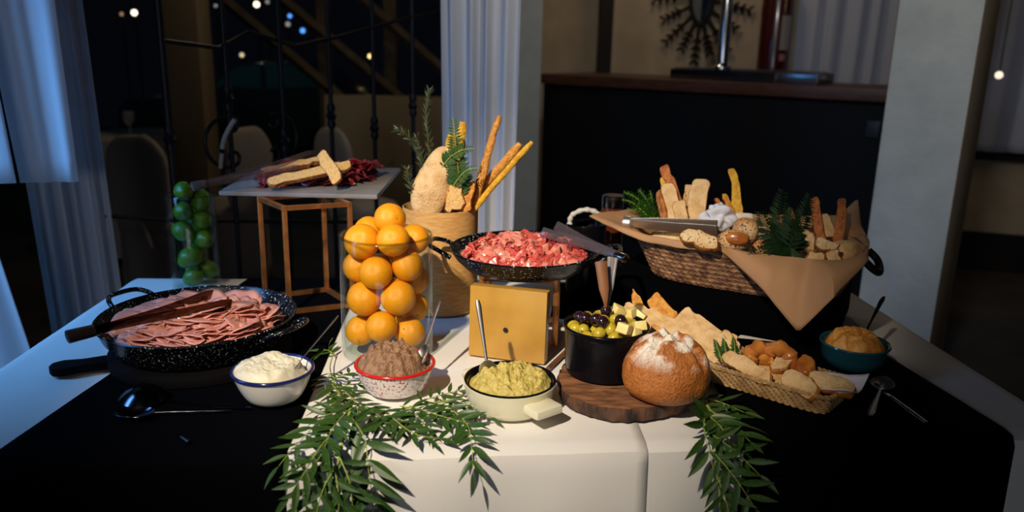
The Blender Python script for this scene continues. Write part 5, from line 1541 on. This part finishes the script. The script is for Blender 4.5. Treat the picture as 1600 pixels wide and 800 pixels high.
UP = (0, -0.15, 1)
FRONT = (0.0, -1, 0.25)
SLOPE = (0, -0.6, 0.8)
def branch(label, stem_pts, r, fronds, group):
    b0 = Vector(stem_pts[0])
    b = thing('leafy_branch', label, 'branch', b0, 0, group)
    P = [p - b0 for p in smooth_path(stem_pts, 8)]
    MB().tube(P, [r * (1 - 0.4 * k / len(P)) for k in range(len(P))], 8).build('stem', STEM, b)
    for pts, L_, gap, nrm in fronds:
        frond(b, b0, pts, L_, gap, nrm)
    return b
GG = 'leafy branches on the white cloth'
branch('leafy pepper-tree branch with a pale stem hanging over the front edge in the middle', [(-0.292, 1.384, 0.775), (-0.278, 1.274, 0.785), (-0.273, 1.190, 0.772), (-0.276, 1.145, 0.739), (-0.285, 1.130, 0.681), (-0.291, 1.120, 0.629)], 0.0032, [
    ([(-0.295, 1.281, 0.785), (-0.320, 1.251, 0.787), (-0.334, 1.195, 0.782), (-0.354, 1.165, 0.766), (-0.366, 1.145, 0.753)], 0.043, 0.0225, SLOPE),
    ([(-0.285, 1.234, 0.782), (-0.300, 1.151, 0.785), (-0.322, 1.125, 0.750), (-0.343, 1.115, 0.718)], 0.043, 0.0238, SLOPE),
    ([(-0.273, 1.180, 0.770), (-0.294, 1.140, 0.755), (-0.312, 1.120, 0.721), (-0.325, 1.110, 0.679)], 0.046, 0.0238, FRONT),
    ([(-0.272, 1.150, 0.759), (-0.289, 1.120, 0.731), (-0.300, 1.110, 0.691), (-0.308, 1.100, 0.654)], 0.046, 0.0238, FRONT),
    ([(-0.267, 1.250, 0.785), (-0.237, 1.195, 0.777), (-0.227, 1.165, 0.743), (-0.220, 1.155, 0.696), (-0.215, 1.145, 0.638)], 0.060, 0.0287, FRONT),
    ([(-0.270, 1.155, 0.764), (-0.252, 1.135, 0.734), (-0.246, 1.125, 0.695), (-0.244, 1.120, 0.651)], 0.048, 0.0250, FRONT),
    ([(-0.274, 1.140, 0.742), (-0.265, 1.115, 0.708), (-0.270, 1.105, 0.657)], 0.046, 0.0250, FRONT),
    ([(-0.282, 1.287, 0.785), (-0.291, 1.200, 0.792), (-0.300, 1.140, 0.771), (-0.324, 1.120, 0.766)], 0.043, 0.0238, SLOPE),
    ([(-0.271, 1.294, 0.782), (-0.236, 1.261, 0.779), (-0.212, 1.238, 0.772)], 0.036, 0.0200, UP)], GG)
branch('leafy pepper-tree branch lying to the right below the red-flecked bowl', [(-0.294, 1.345, 0.772), (-0.223, 1.303, 0.776), (-0.158, 1.337, 0.774), (-0.088, 1.381, 0.768)], 0.0024, [
    ([(-0.222, 1.300, 0.780), (-0.167, 1.228, 0.776), (-0.127, 1.216, 0.771), (-0.096, 1.227, 0.766)], 0.036, 0.0213, UP),
    ([(-0.179, 1.322, 0.778), (-0.119, 1.290, 0.775), (-0.059, 1.272, 0.768)], 0.036, 0.0213, UP),
    ([(-0.124, 1.345, 0.776), (-0.075, 1.273, 0.772), (-0.061, 1.202, 0.768), (-0.056, 1.170, 0.732)], 0.041, 0.0225, SLOPE),
    ([(-0.165, 1.343, 0.776), (-0.110, 1.397, 0.772), (-0.059, 1.426, 0.768)], 0.034, 0.0200, UP),
    ([(-0.113, 1.357, 0.776), (-0.062, 1.333, 0.773), (-0.031, 1.303, 0.768)], 0.036, 0.0200, UP),
    ([(-0.241, 1.310, 0.780), (-0.202, 1.277, 0.777), (-0.173, 1.272, 0.770)], 0.036, 0.0187, UP),
    ([(-0.264, 1.311, 0.784), (-0.230, 1.277, 0.781), (-0.194, 1.248, 0.772)], 0.036, 0.0187, UP),
    ([(-0.180, 1.310, 0.776), (-0.150, 1.270, 0.774), (-0.137, 1.229, 0.769)], 0.034, 0.0187, UP),
    ([(-0.197, 1.321, 0.778), (-0.149, 1.307, 0.776), (-0.107, 1.289, 0.768)], 0.036, 0.0187, UP)], GG)
branch('thin leafy branch curling up the white cloth between vase and white bowl', [(-0.286, 1.305, 0.776), (-0.329, 1.402, 0.774), (-0.367, 1.514, 0.768), (-0.379, 1.615, 0.764)], 0.0018, [
    ([(-0.302, 1.344, 0.780), (-0.323, 1.315, 0.778), (-0.336, 1.291, 0.772)], 0.036, 0.0187, UP),
    ([(-0.322, 1.393, 0.778), (-0.300, 1.416, 0.776), (-0.276, 1.419, 0.770)], 0.034, 0.0175, UP),
    ([(-0.342, 1.439, 0.776), (-0.326, 1.469, 0.774), (-0.310, 1.491, 0.768)], 0.031, 0.0163, UP),
    ([(-0.339, 1.410, 0.778), (-0.308, 1.344, 0.780), (-0.287, 1.284, 0.780)], 0.036, 0.0187, UP),
    ([(-0.355, 1.474, 0.774), (-0.354, 1.416, 0.775), (-0.336, 1.360, 0.772)], 0.031, 0.0175, UP),
    ([(-0.304, 1.363, 0.784), (-0.274, 1.309, 0.787), (-0.259, 1.253, 0.784)], 0.036, 0.0187, UP)], GG)
branch('small sprig of leaves on the white cloth right of the black runner', [(-0.375, 1.586, 0.764), (-0.400, 1.647, 0.763), (-0.404, 1.703, 0.760)], 0.0012, [
    ([(-0.380, 1.596, 0.766), (-0.402, 1.619, 0.765), (-0.412, 1.604, 0.762)], 0.034, 0.0250, UP)], GG)
branch('shaded leafy branch hanging over the front edge right of the loaf', [(0.370, 1.418, 0.772), (0.364, 1.315, 0.776), (0.354, 1.235, 0.753), (0.358, 1.205, 0.697), (0.369, 1.200, 0.602)], 0.0026, [
    ([(0.359, 1.328, 0.780), (0.339, 1.260, 0.776), (0.345, 1.215, 0.737), (0.362, 1.195, 0.682)], 0.050, 0.0275, FRONT),
    ([(0.362, 1.324, 0.782), (0.388, 1.278, 0.780), (0.409, 1.224, 0.772)], 0.048, 0.0263, UP),
    ([(0.347, 1.229, 0.780), (0.387, 1.225, 0.752), (0.424, 1.205, 0.721)], 0.050, 0.0263, FRONT),
    ([(0.350, 1.215, 0.752), (0.382, 1.195, 0.718), (0.416, 1.185, 0.670)], 0.050, 0.0263, FRONT),
    ([(0.351, 1.200, 0.722), (0.369, 1.185, 0.674), (0.379, 1.180, 0.621)], 0.050, 0.0263, FRONT),
    ([(0.366, 1.391, 0.776), (0.399, 1.365, 0.776), (0.431, 1.341, 0.770)], 0.043, 0.0238, UP),
    ([(0.356, 1.307, 0.780), (0.369, 1.248, 0.780), (0.388, 1.225, 0.741)], 0.046, 0.0250, SLOPE),
    ([(0.362, 1.363, 0.776), (0.369, 1.302, 0.780), (0.369, 1.247, 0.776)], 0.041, 0.0225, UP)], GG)

# small-leaved sprigs: leaves too small to pick apart
def sprig(name, label, pts, m, L_, gap, w, rows, r=0.0014, stem=TWIG, cat='sprig', spread=55, nrm=(0, -1, 0.2), taper=True, group=None):
    b0 = Vector(pts[0])
    t_ = thing(name, label, cat, b0, 0, group)
    P = [p - b0 for p in smooth_path(pts, 10)]
    MB().tube(P, [r * (1 - 0.6 * k / len(P)) for k in range(len(P))], 6).build('stem', stem, t_)
    lv = MB()
    ln = [0]
    for i in range(len(P) - 1):
        ln.append(ln[-1] + (P[i + 1] - P[i]).length)
    n = int(ln[-1] / gap)
    nrm = Vector(nrm).normalized()
    for k in range(n):
        s_ = ln[-1] * (0.08 + 0.92 * k / n)
        i = 0
        while i < len(P) - 2 and ln[i + 1] < s_:
            i += 1
        p, t = P[i], (P[i + 1] - P[i]).normalized()
        side = t.cross(nrm).normalized()
        u = k / n
        size = L_ * ((1.05 - 0.75 * u) if taper else 1) * min(1, 0.5 + 4 * u)
        for q in range(rows):
            ph = 2 * PI * q / rows + (0.5 * k if rows > 2 else 0)
            sd = side * math.cos(ph) + nrm * math.sin(ph) * (1 if rows > 2 else 0.0)
            a = R(spread + grnd.uniform(-8, 8))
            d = (t * math.cos(a) + sd * math.sin(a)).normalized()
            nn = (d.cross(t.cross(d)) if rows > 2 else nrm) + Vector((grnd.uniform(-.2, .2),) * 3)
            x = d.cross(nn).normalized()
            hw = size * w
            tip = p + d * size
            mid = p + d * size * 0.45
            zz = x.cross(d) * 0.25 * hw
            lv.add([p, mid + x * hw + zz, tip, mid - x * hw + zz, mid], [(0, 1, 4), (1, 2, 4), (2, 3, 4), (3, 0, 4)])
    tag(lv.build('leaves', m, t_), kind='stuff')
    return t_
sprig('rosemary_sprig', 'tall upright rosemary sprig at the back of the tan container', [(-0.212, 2.000, 1.047), (-0.213, 2.000, 1.153), (-0.219, 2.000, 1.233), (-0.212, 2.000, 1.303)], ROSEMARY, 0.024, 0.0055, 0.10, 4, spread=35, taper=False)
sprig('rosemary_sprig', 'rosemary sprig leaning left out of the tan container', [(-0.224, 1.990, 1.065), (-0.237, 1.990, 1.146), (-0.260, 1.980, 1.186), (-0.290, 1.970, 1.207)], ROSEMARY, 0.024, 0.006, 0.11, 4, spread=40, taper=False)
sprig('rosemary_sprig', 'short dry rosemary sprig low at the left rim of the container', [(-0.236, 1.900, 1.049), (-0.249, 1.890, 1.088), (-0.255, 1.890, 1.125)], ROSEMARY, 0.022, 0.007, 0.13, 4, spread=45, taper=False)
sprig('rosemary_sprig', 'small rosemary twig branching beside the tall sprig', [(-0.217, 1.990, 1.098), (-0.233, 1.980, 1.155), (-0.244, 1.980, 1.191)], ROSEMARY, 0.020, 0.006, 0.11, 4, spread=40, taper=False)
sprig('fern_frond', 'dark fern frond standing between ciabatta and breadsticks', [(-0.124, 1.900, 1.051), (-0.133, 1.895, 1.122), (-0.140, 1.900, 1.183), (-0.147, 1.910, 1.243)], FERN, 0.040, 0.007, 0.16, 2, stem=STEM, cat='fern', spread=68)
sprig('fern_frond', 'fern frond drooping right in front of the breadsticks in the container', [(-0.144, 1.885, 1.085), (-0.122, 1.875, 1.115), (-0.103, 1.870, 1.128), (-0.083, 1.870, 1.131)], FERN, 0.022, 0.006, 0.18, 2, stem=STEM, cat='fern', spread=68)
sprig('fern_frond', 'fern frond laid across the top of the ciabatta', [(-0.173, 1.900, 1.125), (-0.149, 1.890, 1.155), (-0.118, 1.880, 1.172), (-0.093, 1.880, 1.175)], FERN, 0.026, 0.006, 0.18, 2, stem=STEM, cat='fern', spread=68)
sprig('fern_frond', 'small fern tip laid on the near end of the wicker tray, left', [(0.430, 1.507, 0.800), (0.429, 1.543, 0.815), (0.433, 1.593, 0.820)], FERN, 0.014, 0.004, 0.2, 2, stem=STEM, cat='fern', spread=72)
sprig('fern_frond', 'small fern tip on the wicker tray, middle of three', [(0.444, 1.521, 0.800), (0.442, 1.536, 0.818), (0.454, 1.596, 0.825)], FERN, 0.014, 0.004, 0.2, 2, stem=STEM, cat='fern', spread=72)
sprig('fern_frond', 'small fern tip on the wicker tray, right of three', [(0.461, 1.529, 0.800), (0.462, 1.537, 0.818), (0.473, 1.590, 0.825)], FERN, 0.014, 0.004, 0.2, 2, stem=STEM, cat='fern', spread=72)
# the dark leafy bunch drooping from the big basket: broad toothed fronds
FB = 'dark fern bunch in the big basket'
for k, (pts, L_, l) in enumerate((
        ([(0.636, 1.800, 0.934), (0.639, 1.840, 0.986), (0.648, 1.900, 1.028), (0.667, 1.950, 1.083)], 0.052, 'dark fern frond rising tall from the middle of the basket'),
        ([(0.643, 1.800, 0.942), (0.674, 1.840, 0.987), (0.707, 1.900, 1.030), (0.735, 1.950, 1.073)], 0.046, 'dark fern frond rising to the right beside the rusty breadstick'),
        ([(0.634, 1.790, 0.968), (0.596, 1.730, 0.960), (0.571, 1.700, 0.938), (0.559, 1.680, 0.913)], 0.044, 'dark fern frond drooping over the front paper of the basket'),
        ([(0.639, 1.790, 0.976), (0.633, 1.740, 0.958), (0.624, 1.700, 0.939), (0.623, 1.690, 0.923)], 0.044, 'dark fern frond drooping straight down at the front of the basket'),
        ([(0.629, 1.790, 0.975), (0.586, 1.750, 0.980), (0.552, 1.730, 0.975), (0.531, 1.730, 0.963)], 0.036, 'dark fern frond drooping left over the seeded rolls'),
        ([(0.638, 1.800, 0.958), (0.612, 1.820, 0.988), (0.603, 1.860, 1.009), (0.600, 1.900, 1.035)], 0.046, 'dark fern frond rising to the left beside the seed-covered roll'),
        ([(0.641, 1.790, 0.960), (0.646, 1.800, 0.993), (0.656, 1.830, 1.020), (0.673, 1.880, 1.049)], 0.048, 'dark fern frond in the middle of the bunch, in front'))):
    sprig('fern_frond', l, pts, DARK_FERN, L_, 0.0062, 0.105, 2, stem=DARK_FERN, cat='fern', spread=62, group=FB)
HB = 'curly green herbs behind the basket'
for pts, l in (([(0.373, 2.060, 0.972), (0.351, 2.080, 1.007), (0.321, 2.100, 1.030), (0.294, 2.100, 1.040)], 'bright curly green frond leaning left at the back of the basket'),
               ([(0.377, 2.060, 0.972), (0.364, 2.080, 1.007), (0.349, 2.100, 1.031), (0.334, 2.100, 1.048)], 'bright curly green frond rising at the back left of the basket'),
               ([(0.391, 2.080, 0.968), (0.378, 2.100, 0.998), (0.371, 2.110, 1.026), (0.368, 2.120, 1.042)], 'bright curly green frond upright beside the rusty toast'),
               ([(0.368, 2.050, 0.974), (0.341, 2.060, 0.997), (0.313, 2.080, 1.017), (0.290, 2.090, 1.021)], 'bright curly green frond leaning far left over the paper flap'),
               ([(0.378, 2.050, 0.972), (0.356, 2.060, 0.987), (0.329, 2.070, 0.995), (0.303, 2.080, 0.999)], 'bright curly green frond lying lowest at the back left of the basket')):
    sprig('herb_frond', l, pts, BRIGHT_GREEN, 0.030, 0.0028, 0.10, 3, stem=STEM, cat='herb', spread=60, group=HB)
